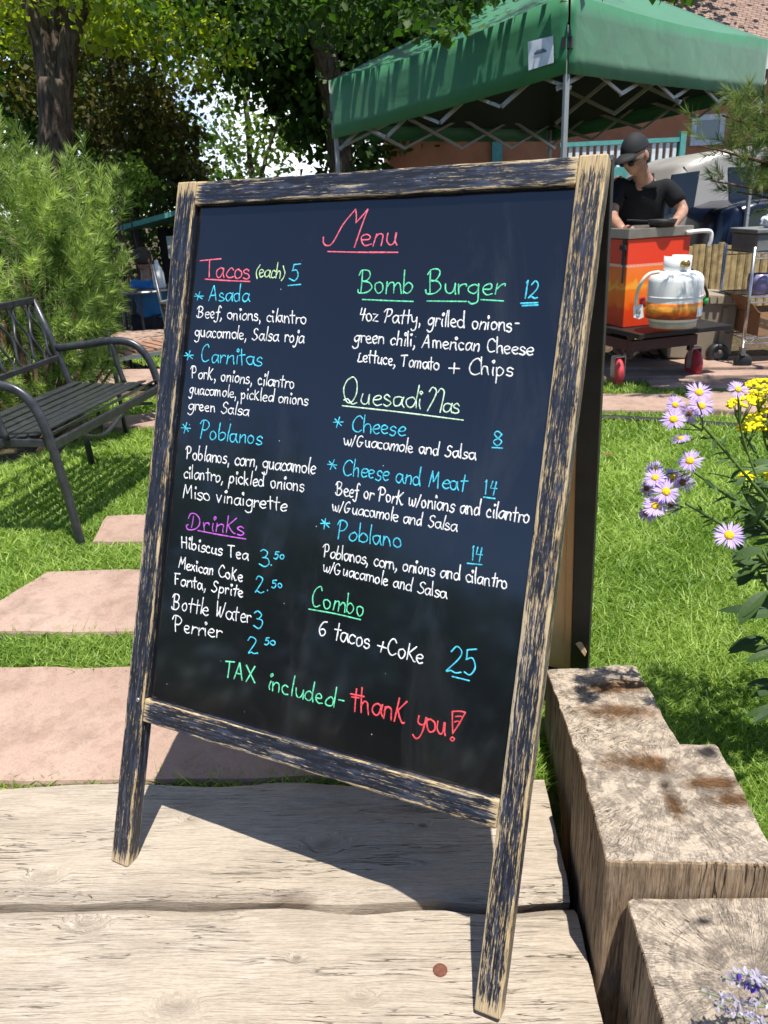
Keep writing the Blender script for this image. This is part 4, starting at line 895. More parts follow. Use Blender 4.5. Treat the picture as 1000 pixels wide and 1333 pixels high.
simple(455, 12, 'dark leafy tree behind the left corner of the tent', M_leaf, [(az(415, 12, 3.35), (1.5, 1.5, .95), 4200), (az(300, 11.5, 3.95), (1.5, 1.4, .85), 3800), (az(470, 11.5, 2.6), (1.05, 1.0, 1.2), 3600), (az(480, 11.5, 4.3), (2.4, 2.0, 1.2), 5000), (az(408, 12, 2.45), (.45, .5, .5), 700)], .12, .17, bark=M_bark2)
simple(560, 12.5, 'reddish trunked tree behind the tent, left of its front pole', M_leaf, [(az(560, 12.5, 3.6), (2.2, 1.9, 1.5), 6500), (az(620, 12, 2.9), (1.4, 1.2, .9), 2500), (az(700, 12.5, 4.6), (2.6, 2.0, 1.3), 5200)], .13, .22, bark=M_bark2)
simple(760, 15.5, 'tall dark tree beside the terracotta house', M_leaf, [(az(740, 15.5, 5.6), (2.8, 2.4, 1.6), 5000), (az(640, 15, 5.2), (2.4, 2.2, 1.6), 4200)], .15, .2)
# a low bough of the near maple hangs over the tent
b = gz(395, 8.2, -0.05)
ob = tree('maple_tree', 'maple whose leafy boughs hang over the tent from above the frame', gz(456, 11.0), [([gz(456, 11), az(456, 11, 1.5), az(440, 10.6, 3.2), az(380, 9.5, 4.6)], .2, .12), ([az(380, 9.5, 4.6), az(520, 7, 4.3), az(600, 5.4, 3.6)], .09, .02), ([az(380, 9.5, 4.6), az(600, 7.0, 4.7), az(820, 6.0, 4.2)], .08, .02)],
     [(A(470, -30, 6.9), (.95, .9, .45), 2300), (A(560, -5, 5.3), (.38, .38, .22), 230), (A(585, 18, 4.8), (.16, .16, .12), 46), (A(640, -60, 5.6), (.7, .7, .3), 520), (A(810, -42, 4.5), (.42, .3, .13), 190), (A(890, -32, 4.6), (.22, .2, .14), 90), (A(360, -60, 7.5), (1.6, 1.4, .7), 3400), (A(640, -260, 6.3), (1.2, 1.0, .35), 700)], M_leaf, .07, shell=.1)
# hedge and trees behind the viewer, seen only as the dark lower half of the board's reflection
def behind(az_deg, D, z, r, n, label):
    d = Vector((math.sin(R(az_deg)), math.cos(R(az_deg)), 0)); c = Vector((CAM[0], CAM[1], 0)) + d * D; b = Vector((c.x, c.y, -.05))
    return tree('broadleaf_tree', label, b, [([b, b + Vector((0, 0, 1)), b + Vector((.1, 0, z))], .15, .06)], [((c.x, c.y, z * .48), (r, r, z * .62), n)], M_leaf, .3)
for i, (a, D, z, r) in enumerate(((-122, 13, 4.6, 2.6), (-136, 12, 4.4, 2.5), (-149, 12, 3.9, 2.4), (-161, 13, 3.4, 2.4), (-172, 13, 3.2, 2.4), (176, 13, 3.0, 2.4), (164, 13, 3.2, 2.4))):
    behind(a, D, z, r, 1500, 'tree of the row behind the viewer, mirrored dark in the board')
# leafy undergrowth under the trees
def shrub(px, D, z, r, n, lm, label, size=.09):
    c = az(px, D, z); b = Vector((c.x, c.y, gh(c.x, c.y))); r_ = thing('shrub', label, 'shrub', b, 'shrubs in the shade')
    mb = MB()
    for k in range(5): mb.tube([b, b.lerp(c, .6) + Vector((rnd.gauss(0, .15), rnd.gauss(0, .15), 0)), c + Vector((rnd.gauss(0, r[0] * .4), rnd.gauss(0, r[0] * .4), r[2] * .5))], [.02, .012, .006], 6)
    mb.build('stem', M_bark, r_); leaves('foliage', [c], [r], [n], size, lm, r_)
shrub(180, 10.5, 1.55, (.5, .4, .35), 700, M_leaf_l, 'pale leaved shrub above the teal shed roof', .06)
shrub(120, 12, .8, (1.2, .8, .9), 1500, M_leaf, 'dark shrub left of the open shed')
shrub(330, 14, .8, (1.2, .8, 1.0), 1500, M_leaf, 'dark shrub hidden mostly behind the top of the board')
shrub(205, 13.6, .6, (2.2, .7, 1.5), 4200, M_leaf, 'dark leafy shrub closing the view behind the open shed')
shrub(10, 7.5, .5, (.9, .7, .7), 1200, M_leaf, 'low dark shrub behind the mugo pine')
VM = Matrix((RH, FW, Vector((0, 0, 1)))).transposed()             # axes level with the viewing direction: right, away, up
def vpos(p): p = Vector(p) - Vector((CAM[0], CAM[1], 0)); return p.dot(RH), p.dot(FW), p.z
def vw(r, f, z): return Vector((CAM[0], CAM[1], 0)) + RH * r + FW * f + Vector((0, 0, z))
def pr(px, py, D): return vpos(A(px, py, D))
def vb(mb, r0, r1, f0, f1, z0, z1): mb.box(vw((r0 + r1) / 2, (f0 + f1) / 2, (z0 + z1) / 2), (abs(r1 - r0), abs(f1 - f0), abs(z1 - z0)), VM)

# ------------------------------------------------------------------ green pop-up tent
TLA, TRA = 161.0, 71.0
A0 = A(738, 96, 5.2)
def onplane(px, py, ang):
    d = np.array([math.cos(R(ang)), math.sin(R(ang))]); v = ray(px, py)[:2]
    k, s = np.linalg.solve(np.array([[d[0], -v[0]], [d[1], -v[1]]]), np.array([CAM[0] - A0.x, CAM[1] - A0.y])); return k, CAM[2] + ray(px, py)[2] * s
kl, zl = onplane(434, 181, TLA); kr, zr = onplane(1000, 125, TRA)
S_ = kl * 1.42; dl = Vector((math.cos(R(TLA)), math.sin(R(TLA)), (zl - A0.z) / kl)); dr = Vector((math.cos(R(TRA)), math.sin(R(TRA)), (zr - A0.z) / kr))
TC = [A0, A0 + dr * S_, A0 + dr * S_ + dl * kl, A0 + dl * kl]
tent = thing('canopy_tent', 'green pop-up canopy tent on grey poles over the orange food cart', 'tent', (A0.x, A0.y, -.05))
t = NT('green_tent_fabric'); v = t.coord(); n = t.noise(v, 3, 4)
t.col(t.ramp(n, [(0.3, (0.010, 0.135, 0.048)), (0.7, (0.014, 0.17, 0.062))])); t.set(Roughness=0.5); t.b.inputs['Specular IOR Level'].default_value = 0.45
t.b.inputs['Sheen Weight'].default_value = 0.25
t.bump(t.noise(t.coord('Object', (1, 1, 1.5)), 4.5, 2, .4, .5), 0.16, 0.05); M_tent = t.m
VH = 0.40; up = Vector((0, 0, VH)); ctr = sum(TC, Vector()) / 4; apex = ctr + Vector((0, 0, VH + .62))
mb = MB()
for i in range(4):
    a = TC[i] + up; b = TC[(i + 1) % 4] + up; n = 14; vv = []; ff = []
    for j in range(n + 1):
        k = j / n; row = []
        for q in range(n + 1):
            s = q / n; p = (a.lerp(b, s)).lerp(apex, k); sag = math.sin(math.pi * s) * (1 - k) * 0.035 + math.sin(math.pi * k) * .05 * math.sin(math.pi * s); p = p + Vector((0, 0, -sag + .006 * nz3(p * 4)))
            vv.append(p)
    for j in range(n):
        for q in range(n): ff.append((j * (n + 1) + q, j * (n + 1) + q + 1, (j + 1) * (n + 1) + q + 1, (j + 1) * (n + 1) + q))
    mb.add(vv, ff)
roof = mb.build('roof_canopy', M_tent, tent, smooth=True); md = roof.modifiers.new('thick', 'SOLIDIFY'); md.thickness = 0.003
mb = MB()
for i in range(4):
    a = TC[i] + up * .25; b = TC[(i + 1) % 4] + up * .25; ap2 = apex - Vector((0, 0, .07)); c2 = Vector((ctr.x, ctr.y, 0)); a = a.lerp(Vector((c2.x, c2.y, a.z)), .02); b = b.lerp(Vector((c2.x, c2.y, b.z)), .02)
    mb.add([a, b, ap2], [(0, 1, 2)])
mb.build('roof_shade_sheet', mat('underside_shade_green', (0.008, 0.03, 0.02), 0.7), tent)  # added dark sheet: the shade under the canopy put into its colour
for i in range(4):
    a = TC[i]; b = TC[(i + 1) % 4]; out_ = ((a + b) / 2 - ctr); out_.z = 0; out_.normalize(); mb = MB(); n = 40; vv = []
    for k in range(5):
        for j in range(n + 1):
            s = j / n; p = a.lerp(b, s) + up * (k / 4) + out_ * (0.012 + .006 * math.sin(s * 13 + k * .6) * (1 - k / 4) * math.sin(math.pi * s)); p.z += (-.035 * math.sin(math.pi * s) if k == 4 else (-.010 * math.sin(math.pi * s)))
            vv.append(p)
    mb.add(vv, [(k * (n + 1) + j, k * (n + 1) + j + 1, (k + 1) * (n + 1) + j + 1, (k + 1) * (n + 1) + j) for k in range(4) for j in range(n)])
    o = mb.build('valance', M_tent, tent, smooth=True); md = o.modifiers.new('thick', 'SOLIDIFY'); md.thickness = 0.003
M_alu = mat('grey_tent_frame', (0.30, 0.31, 0.32), 0.45, 0.15, 0.08)
M_blackplastic = mat('black_plastic', (0.015, 0.015, 0.016), 0.5)
for i, p in enumerate(TC):
    q = p.lerp(Vector((ctr.x, ctr.y, p.z)), 0.012); mb = MB(); mb.tube([Vector((q.x, q.y, -.05)), q + Vector((0, 0, .25))], 0.021, 4); po = mb.build('pole', M_alu, tent, bevel=.003)
    mb = MB(); mb.box(q + Vector((0, 0, .16)), (.06, .06, .06)); mb.build('bracket', M_blackplastic, po)
for i in range(4):                                 # scissor bars under the eaves, and two more up to the middle
    a = TC[i]; b = TC[(i + 1) % 4]; mb = MB(); ins = Vector((ctr.x - (a.x + b.x) / 2, ctr.y - (a.y + b.y) / 2, 0)).normalized() * .05
    for j in range(4):
        p0 = a.lerp(b, j / 4) + ins; p1 = a.lerp(b, (j + 1) / 4) + ins
        mb.bar(p0 + Vector((0, 0, .17)), p1 + Vector((0, 0, -.07)), .012, .02); mb.bar(p0 + Vector((0, 0, -.07)) + ins * .3, p1 + Vector((0, 0, .17)) + ins * .3, .012, .026)
    mb.build('scissor_truss', M_alu, tent)
for (i, j) in ((0, 2),):
    a = (TC[i] + TC[(i + 1) % 4]) / 2; mb = MB(); c2 = ctr + Vector((0, 0, .05))
    for q in range(2):
        p0 = a.lerp(c2, q / 2); p1 = a.lerp(c2, (q + 1) / 2); mb.bar(p0 + Vector((0, 0, .17)), p1 + Vector((0, 0, -.10)), .012, .026); mb.bar(p0 + Vector((0, .01, -.10)), p1 + Vector((0, .01, .17)), .012, .026)
    mb.build('cross_truss', M_alu, tent)
def onval(px, py, off=.03):
    k, z = onplane(px, py, TLA); d = Vector((math.cos(R(TLA)), math.sin(R(TLA)), 0)); o_ = Vector((d.y, -d.x, 0)); o_ = o_ if o_.dot(FW) < 0 else -o_
    return Vector((A0.x, A0.y, 0)) + d * k + Vector((0, 0, z)) + o_ * off, o_
ps = [onval(*q)[0] for q in ((691, 55), (723.5, 47), (724, 82), (692, 92))]; o_ = onval(700, 60)[1]
mb = MB(); mb.prism(ps, -o_ * .004); lb = mb.build('name_tag', mat('white_plastic', (0.66, 0.70, 0.80), 0.4), tent)
c = sum(ps, Vector()) / 4 + o_ * .002; dx = (ps[1] - ps[0]).normalized(); mb = MB(); mb.tube([c - dx * .045, c - dx * .02 + Vector((0, 0, .008)), c + dx * .02 + Vector((0, 0, .008)), c + dx * .045], [.004, .011, .011, .004], 8, True, .12, up=o_); mb.build('mark', mat('grey_print', (0.12, 0.16, 0.22)), lb)

# ------------------------------------------------------------------ terracotta house on the right
M_wall = mat('terracotta_stucco', (0.50, 0.20, 0.105), 0.9, 0, 0.15, 4, 0.4, .2); M_teal = mat('teal_trim', (0.10, 0.34, 0.31), 0.55); M_white = mat('white_paint', (0.72, 0.73, 0.72), 0.5)
t = NT('brown_shingle'); v = t.coord('Object', (1, 1, 1)); br = t.n('ShaderNodeTexBrick', Scale=4.5); br.inputs['Color1'].default_value = (.21, .13, .10, 1); br.inputs['Color2'].default_value = (.30, .20, .155, 1); br.inputs['Mortar'].default_value = (.07, .045, .035, 1); br.inputs['Mortar Size'].default_value = .025
t.l(v, br.inputs['Vector']); t.col(br.outputs['Color']); t.set(Roughness=.9); t.bump(br.outputs['Fac'], .4, .02); M_shingle = t.m
r0 = pr(508, 200, 12)[0]; r1 = r0 + 11.5
house = thing('house', 'terracotta stucco house with brown shingle roof and teal trim behind the tent', 'house', vw(r0, 12, -.05))
mb = MB(); vb(mb, r0, r1, 12, 17, -.05, 3.05); mb.build('wall', M_wall, house)
re = pr(890, 40, 12)[0]; ze = pr(985, 58, 11.4)[2]
mb = MB(); mb.prism([vw(r0 - .4, 11.4, ze), vw(r0 - .4, 14.5, ze + 2.1), vw(r0 - .4, 17.6, ze)], RH * 12.3); rf = mb.build('roof', M_shingle, house)
mb = MB(); vb(mb, r0 - .42, r1 + .42, 11.34, 11.398, ze - .16, ze + .02); mb.build('fascia', M_teal, rf)
def window(px0, px1, py0, py1, D, glass, frame, nm='window'):
    a = pr(px0, py1, D); b = pr(px1, py0, D); fw = .07; mb = MB()
    vb(mb, a[0], b[0], 11.96, 11.999, a[2], a[2] + fw); vb(mb, a[0], b[0], 11.96, 11.999, b[2] - fw, b[2]); vb(mb, a[0], a[0] + fw, 11.96, 11.999, a[2] + fw, b[2] - fw); vb(mb, b[0] - fw, b[0], 11.96, 11.999, a[2] + fw, b[2] - fw)
    o = mb.build(nm, frame, house); mb = MB(); vb(mb, a[0] + fw, b[0] - fw, 11.975, 11.999, a[2] + fw, b[2] - fw); mb.build('pane', glass, o)
M_glass = mat('dull_window_glass', (0.30, 0.32, 0.31), 0.15, 0, .2, 3, 0)
M_glassd = mat('dark_window_glass', (0.012, 0.015, 0.02), 0.08, 0, .2, 3, 0)
window(897, 944, 148, 190, 12, M_glass, M_white); window(1040, 1110, 148, 210, 12, M_glassd, M_white)
mb = MB(); a = pr(640, 215, 11.96); vb(mb, a[0], a[0] + .14, 11.9, 11.998, -.05, 3.0); mb.build('corner_post', M_teal, house)
# porch with white balusters
porch = thing('porch_railing', 'white baluster railing with teal rails and end post in front of the terracotta house', 'railing', vw(pr(790, 214, 10.6)[0], 10.6, -.05))
a = pr(790, 216, 10.6); b = pr(884, 181, 10.6)
mb = MB(); vb(mb, a[0] - .6, b[0], 10.56, 10.64, b[2] - .03, b[2] + .02); mb.build('top_rail', M_teal, porch)
mb = MB(); vb(mb, a[0] - .6, b[0], 10.5, 10.7, a[2] - .30, a[2] - .02); mb.build('lower_band', M_teal, porch)
mb = MB(); vb(mb, b[0] + .002, b[0] + .07, 10.54, 10.66, -.05, b[2] + .08); mb.build('end_post', M_teal, porch)
mb = MB(); n = 17
for i in range(n): x = a[0] - .55 + (b[0] - a[0] + .5) * i / (n - 1); vb(mb, x - .022, x + .022, 10.58, 10.62, a[2] - .018, b[2] - .032)
mb.build('baluster_row', M_white, porch)
mb = MB(); vb(mb, a[0] - .6, b[0], 10.52, 10.68, -.05, a[2] - .302); mb.build('skirt', M_wall, porch)

# ------------------------------------------------------------------ vehicles behind the cart
def vehicle(name, label, r0, f0, prof, wins, depth, paint, wheels, glass):
    """side outline (along, up) pushed away from the viewer; windows set into its flank"""
    o = thing(name, label, 'van' if 'van' in name else 'car', vw(r0, f0, -.05)); mb = MB()
    k = len(prof); n = 6; vv = []; ff = []
    cx = sum(p[0] for p in prof) / k; cz = sum(p[1] for p in prof) / k
    lay = [(0.0, .93), (.06, .985), (.16, 1.0), (depth - .16, 1.0), (depth - .06, .985), (depth, .93)]
    for d, s in lay:
        for x, z in prof:
            tum = .10 * max(0, (z - .9)) ** 1.2 * (1 if d < depth / 2 else -1) * (1 if z > .9 else 0)
            vv.append(vw(r0 + cx + (x - cx) * (s if z < .9 else s), f0 + d + tum, cz + (z - cz) * s - .05))
    for i in range(n - 1):
        for j in range(k): ff.append((i * k + j, i * k + (j + 1) % k, (i + 1) * k + (j + 1) % k, (i + 1) * k + j))
    ff.append(tuple(range(k))); ff.append(tuple((n - 1) * k + j for j in range(k))); mb.add(vv, ff); body = mb.build('body', paint, o, smooth=True, bevel=.05, seg=3)
    for w_ in wins:
        mb = MB(); mb.prism([vw(r0 + x, f0 - .012 + .10 * max(0, z - .9) ** 1.2, z - .05) for x, z in w_], FW * .03); mb.build('window', glass, o)
    for x, rr in wheels:
        mb = MB(); mb.lathe([(.001, -.1), (rr * .62, -.1), (rr * .66, -.115), (rr * .95, -.1), (rr, -.06), (rr, .08), (.001, .08)], vw(r0 + x, f0 + .09, rr - .05), 28, FW); wo = mb.build('wheel', M_blackplastic, o, smooth=True)
        mb = MB(); mb.lathe([(.001, -.125), (rr * .55, -.118), (rr * .6, -.104), (.001, -.1)], vw(r0 + x, f0 + .09, rr - .05), 24, FW); mb.build('rim', M_steel, wo, smooth=True)
    return o
M_silver = mat('silver_car_paint', (0.36, 0.34, 0.315), 0.35, 0.15, .05, 3, 0); M_navy = mat('navy_car_paint', (0.006, 0.010, 0.028), 0.16, 0.1, .05, 3, 0, .6)
a = pr(853, 300, 8.2); top = pr(1000, 190, 8.2)[2] + .05
vehicle('van', 'silver grey van with a dark side window parked behind the man', a[0], 8.2,
    [(0, .35), (0.0, .98), (.06, 1.12), (.20, top - .12), (.50, top - .02), (1.1, top + .04), (2.4, top + .06), (3.3, top - .05), (4.0, 1.05), (4.75, .95), (4.85, .35)],
    [[(pr(864, 279, 8.2)[0] - a[0], pr(864, 279, 8.2)[2] + .05), (pr(902, 276, 8.2)[0] - a[0], pr(902, 276, 8.2)[2] + .05), (pr(913, 222, 8.2)[0] - a[0], pr(913, 222, 8.2)[2] + .05), (pr(877, 227, 8.2)[0] - a[0], pr(877, 227, 8.2)[2] + .05)],
     [(pr(950, 276, 8.2)[0] - a[0], pr(902, 276, 8.2)[2] + .05), (pr(1060, 268, 8.2)[0] - a[0], pr(902, 276, 8.2)[2] + .05), (pr(1060, 214, 8.2)[0] - a[0], top - .17), (pr(950, 222, 8.2)[0] - a[0], top - .17)],
     [(2.0, 1.12), (2.9, 1.12), (2.75, top - .18), (2.0, top - .16)]], 1.8, M_silver, ((.85, .33), (3.9, .33)), M_glassd)
a = pr(934, 310, 7.3); zt = pr(960, 262, 7.3)[2] + .05
vehicle('car', 'dark navy car parked in front of the silver van at the right edge', a[0], 7.3,
    [(0, .3), (0, .75), (.05, zt - .06), (.25, zt), (1.4, zt + .05), (2.3, zt - .02), (3.1, .85), (4.0, .75), (4.1, .3)], [[(.18, zt - .28), (1.2, zt - .28), (1.2, zt - .05), (.3, zt - .07)]], 1.0, M_navy, ((.8, .31), (3.3, .31)), M_glassd)

# ------------------------------------------------------------------ reed fence, cool box, wire rack
M_reed = mat('reed_slat', (0.40, 0.29, 0.13), 0.75, 0, .35, 20, .4)
a = pr(884, 384, 6.9); b = pr(1075, 312, 6.9)
fence = thing('slat_fence', 'low fence of upright tan slats between the cars and the tan cool box', 'fence', vw(a[0], 6.9, -.05))
mb = MB(); x = a[0] - .5
while x < b[0] + .6:
    wd_ = rnd.uniform(.045, .065); h_ = b[2] + rnd.uniform(-.015, .02); mb.tube([vw(x, 6.9 + rnd.uniform(-.006, .006), -.05), vw(x + rnd.uniform(-.006, .006), 6.9, h_)], wd_ * .5, 6, True, .5, up=FW); x += wd_ + rnd.uniform(.001, .007)
mb.build('slat_row', M_reed, fence)
mb = MB()
for z in (.2, b[2] - .12): vb(mb, a[0] - .5, b[0] + .6, 6.925, 6.955, z, z + .04)
mb.build('rail', M_reed, fence)
M_tan = mat('tan_plastic', (0.235, 0.195, 0.14), 0.5, 0, .1, 8, .15); M_tan2 = mat('tan_plastic_lid', (0.30, 0.255, 0.185), 0.5, 0, .1, 8, .15)
D_ = 5.75
def P3(px, py, D=D_, df=0.0): r, f, z = pr(px, py, D); return vw(r, f + df, z)
cool = thing('wheeled_bin', 'tan plastic wheeled bin with a ribbed lid behind the propane tank', 'bin', vw(pr(915, 470, D_)[0], D_, -.05))
mb = MB(); mb.prism([P3(868, 466), P3(930, 469), P3(952, 462), P3(961, 396), P3(915, 393), P3(868, 408)], FW * .42); mb.build('body', M_tan, cool, bevel=.012)
mb = MB(); mb.prism([P3(908, 396, D_ - .02), P3(965, 397, D_ - .02), P3(967, 385, D_ - .02), P3(908, 382, D_ - .02)], FW * .46); ld = mb.build('lid', M_tan2, cool, bevel=.01)
mb = MB()
for px in (915, 925, 935, 945, 955): mb.prism([P3(px, 395, D_ - .035), P3(px + 4, 395.3, D_ - .035), P3(px + 4, 387, D_ - .035), P3(px, 386.7, D_ - .035)], FW * .02)
mb.build('lid_rib', M_tan2, ld)
mb = MB(); mb.prism([P3(868, 409, D_ - .03), P3(914, 395, D_ - .03), P3(914, 404, D_ - .03), P3(868, 417, D_ - .03)], FW * .04); mb.prism([P3(934, 452, D_ - .02), P3(940, 452, D_ - .02), P3(950, 400, D_ - .02), P3(943, 400, D_ - .02)], FW * .03); mb.build('moulded_rib', M_tan, cool, bevel=.004)
for df in (-.05, .43):
    rr = .078; c = P3(930, 459, D_, df); mb = MB(); mb.lathe([(.02, -.03), (rr * .55, -.03), (rr * .6, -.035), (rr * .95, -.03), (rr, -.015), (rr, .02), (.02, .02)], c, 28, FW); wo = mb.build('wheel', M_blackplastic, cool, smooth=True)
    mb = MB(); mb.lathe([(.001, -.037), (.025, -.036), (rr * .5, -.028), (.001, -.027)], c, 20, FW); mb.build('hub', mat('grey_hub', (.13, .12, .11)), wo, smooth=True)
# rack
M_chrome = mat('chrome_wire', (0.5, 0.5, 0.5), 0.25, 0.9)
rk0 = pr(966, 462, 5.45); rk = thing('wire_rack', 'chrome wire shelf rack on castors at the right edge, loaded with boxes', 'shelf rack', vw(rk0[0], 5.45, -.05))
RXl = 0.95; RYd = .46; f0 = 5.45; x0 = rk0[0]; ztop = pr(972, 318, 5.45)[2] - .02; zs = [pr(966, 441, 5.45)[2], pr(966, 388, 5.45)[2], ztop - .04]
for dx_ in (0, RXl):
    for df in (0, RYd):
        mb = MB(); mb.tube([vw(x0 + dx_, f0 + df, zs[0] - .08), vw(x0 + dx_, f0 + df, ztop)], .0125, 10); mb.build('post', M_chrome, rk, smooth=True)
        mb = MB(); c = vw(x0 + dx_ + .01, f0 + df, .01); mb.lathe([(.001, -.017), (.05, -.017), (.06, -.008), (.06, .008), (.05, .017), (.001, .017)], c, 20, RH * .3 + FW); co = mb.build('castor', M_blackplastic, rk, smooth=True)
        mb = MB(); mb.box(vw(x0 + dx_, f0 + df, (zs[0] - .08 + .04) / 2 + .02), (.03, .045, max(.05, zs[0] - .12)), VM); mb.build('fork', M_chrome, co)
for z in zs:
    mb = MB()
    for df in np.linspace(0, RYd, 9): mb.tube([vw(x0, f0 + df, z), vw(x0 + RXl, f0 + df, z)], .003, 6)
    for df in (0, RYd):
        for zz in (z, z - .035): mb.tube([vw(x0, f0 + df, zz), vw(x0 + RXl, f0 + df, zz)], .0045, 6)
        n = 24; mb.tube([vw(x0 + RXl * i / n, f0 + df, z - (.035 if i % 2 else 0)) for i in range(n + 1)], .003, 5)
    for dx_ in (0, RXl): mb.tube([vw(x0 + dx_, f0, z), vw(x0 + dx_, f0 + RYd, z)], .0045, 6)
    mb.build('shelf', M_chrome, rk)
M_card = mat('cardboard', (0.33, 0.19, 0.095), 0.85, 0, .15, 10, .2)
def openbox(nm, label, cat, m, c, sx, sy, sz, th=.006, flaps=0, yaw=.1):
    rt = thing(nm, label, cat, c); q = Matrix.Rotation(yaw, 3, 'Z') @ VM; c = Vector(c); mb = MB()
    def bx(x, y, z, a, b_, d): mb.box(c + q @ Vector((x, y, z)), (a, b_, d), q)
    bx(0, 0, th / 2, sx, sy, th)
    for s in (-1, 1): bx(s * (sx / 2 - th / 2), 0, sz / 2 + th / 2, th, sy, sz - .001); bx(0, s * (sy / 2 - th / 2), sz / 2 + th / 2, sx - 2 * th - .001, th, sz - .002)
    mb.build('body', m, rt)
    for s in (-1, 1)[:flaps]:
        mb = MB(); qq = q @ Matrix.Rotation(s * R(-48), 3, 'Y'); mb.box(c + q @ Vector((s * (sx / 2 + .055), 0, sz + .055)), (.15, sy * .96, th * .7), qq); mb.build('flap', m, rt)
    return rt
openbox('cardboard_box', 'open brown cardboard box on the bottom shelf of the wire rack', 'box', M_card, vw(x0 + .33, f0 + .23, zs[0] + .004), .46, .32, .16, .006, 2)
M_tub = mat('grey_plastic', (0.17, 0.18, 0.18), 0.55)
tub = thing('plastic_tub', 'dark grey plastic tub on top of the wire rack', 'tub', vw(x0 + .28, f0 + .2, zs[2] + .004))
mb = MB(); vb(mb, x0 + .02, x0 + .60, f0 + .02, f0 + .42, zs[2] + .005, zs[2] + .12); mb.build('body', M_tub, tub, bevel=.01); mb = MB(); vb(mb, x0 + .005, x0 + .615, f0 + .005, f0 + .435, zs[2] + .122, zs[2] + .15); mb.build('rim', M_tub, tub, bevel=.006)
bg_c = vw(x0 + .18, f0 + .15, zs[2] + .19); mb = MB(); mb.ball(bg_c, (.085, .07, .05), 24, 16, None, lambda p: p * (1 + .28 * nz3(p * 2.6)))
tag(mb.build('plastic_bag', mat('white_film', (0.62, 0.65, 0.70), 0.25), smooth=False), 'crumpled clear white plastic bag on the grey tub', 'bag')
mb = MB(); c = vw(x0 + .26, f0 + .12, zs[1] + .004); mb.lathe([(.001, 0), (.065, 0), (.082, .24), (.078, .24), (.062, .008), (.001, .008)], c, 24)
tag(mb.build('blue_bucket', mat('blue_plastic', (0.012, 0.07, 0.42), 0.35), smooth=True), 'deep blue plastic bucket on the middle shelf of the wire rack', 'bucket')
mb = MB(); c = vw(x0 + .11, f0 + .12, zs[1] + .004); mb.lathe([(.001, 0), (.05, 0), (.07, .03), (.075, .10), (.07, .14), (.066, .14), (.06, .02), (.001, .012)], c, 24)
tag(mb.build('storage_jar', mat('lilac_plastic', (0.20, 0.18, 0.33), 0.3), smooth=True), 'lilac grey plastic jar beside the blue bucket', 'jar')

# ------------------------------------------------------------------ orange cart
CD = 5.25; cr_, cf_, _z = pr(811, 427, CD); zb = pr(811, 427, CD)[2]; ztp = pr(811, 312, CD)[2]; CY = R(17)
CM = VM @ Matrix.Rotation(CY, 3, 'Z'); CO = vw(cr_, cf_, 0)
def cp(x, y, z): return CO + CM @ Vector((x, y, z))               # x along the right face, y along the left face
CW, CDp = .47, .80
cart = thing('food_cart', 'orange printed griddle cart with steel top on red castors in front of the man', 'cart', CO + Vector((0, 0, -.05)))
t = NT('orange_print'); v = t.coord('Generated'); sp = t.n('ShaderNodeSeparateXYZ'); t.l(v, sp.inputs[0]); z = sp.outputs[2]
n = t.noise(t.coord('Object'), 9, 5, .6, .6); n2 = t.noise(t.coord('Object', (1, 1, 3)), 5.5, 5, .6, .4)
zz = t.math('ADD', z, t.math('MULTIPLY', t.math('SUBTRACT', n, .5), .34))
c = t.ramp(zz, [(0.0, (.58, .035, .008)), (.20, (.66, .055, .008)), (.26, (.80, .15, .012)), (.42, (.84, .20, .015)), (.47, (.88, .42, .05)), (.52, (.84, .20, .02)), (.75, (.84, .16, .03)), (1.0, (.80, .11, .025))])
top_ = t.ramp(z, [(.70, 0.0), (.705, 1.0)]); c = t.mix(top_, c, (.72, .045, .012))
sxp = t.n('ShaderNodeSeparateXYZ'); t.l(t.coord('Object'), sxp.inputs[0])
dash = t.math('GREATER_THAN', t.math('SINE', t.math('MULTIPLY', t.math('ADD', sxp.outputs[0], sxp.outputs[1]), 420.0)), -.2)
band = t.math('MULTIPLY', t.math('MULTIPLY', t.math('GREATER_THAN', z, .69), t.math('LESS_THAN', z, .72)), dash); c = t.mix(t.math('MULTIPLY', band, .8), c, (.75, .6, .45))
t.col(c); t.set(Roughness=.35); M_print = t.m
mb = MB(); mb.box(cp(CW / 2, CDp / 2, (zb + ztp) / 2), (CW, CDp, ztp - zb), CM); body = mb.build('body', M_print, cart, bevel=.006)
M_inox = mat('dull_steel', (0.33, 0.29, 0.25), 0.35, .7, .15, 14, .1)
mb = MB(); mb.box(cp(CW / 2, CDp / 2, ztp + .032), (CW + .02, CDp + .02, .06), CM); mb.build('griddle_top', M_inox, cart, bevel=.004)
mb = MB(); mb.box(cp(-.006, .035, ztp - .08), (.012, .03, .16), CM); mb.box(cp(-.012, .035, ztp - .05), (.02, .06, .03), CM); mb.tube([cp(-.012, .02, ztp - .16), cp(-.016, .02, ztp - .27)], .007, 8); mb.build('latch', M_blackplastic, cart, bevel=.002)
mb = MB(); mb.tube(cr([cp(CW - .05, -.02, ztp + .02), cp(CW + .06, -.03, ztp + .025), cp(CW + .125, -.03, ztp + .015), cp(CW + .135, -.03, ztp - .03), cp(CW + .13, -.02, ztp - .08)], 5), .014, 10); mb.build('push_handle', M_white, cart, smooth=True)
M_maroon = mat('maroon_steel', (0.075, 0.025, 0.022), 0.5, .2); M_dk = mat('black_steel', (0.02, 0.017, 0.017), 0.5, .3)
mb = MB(); mb.box(cp(CW / 2 + .06, CDp / 2 - .1, zb - .016), (CW + .24, CDp + .34, .03), CM); mb.build('shelf', M_dk, cart, bevel=.004)
mb = MB()
for y in (-.12, CDp): mb.box(cp(CW / 2, y, zb - .10), (CW + .04, .04, .07), CM)
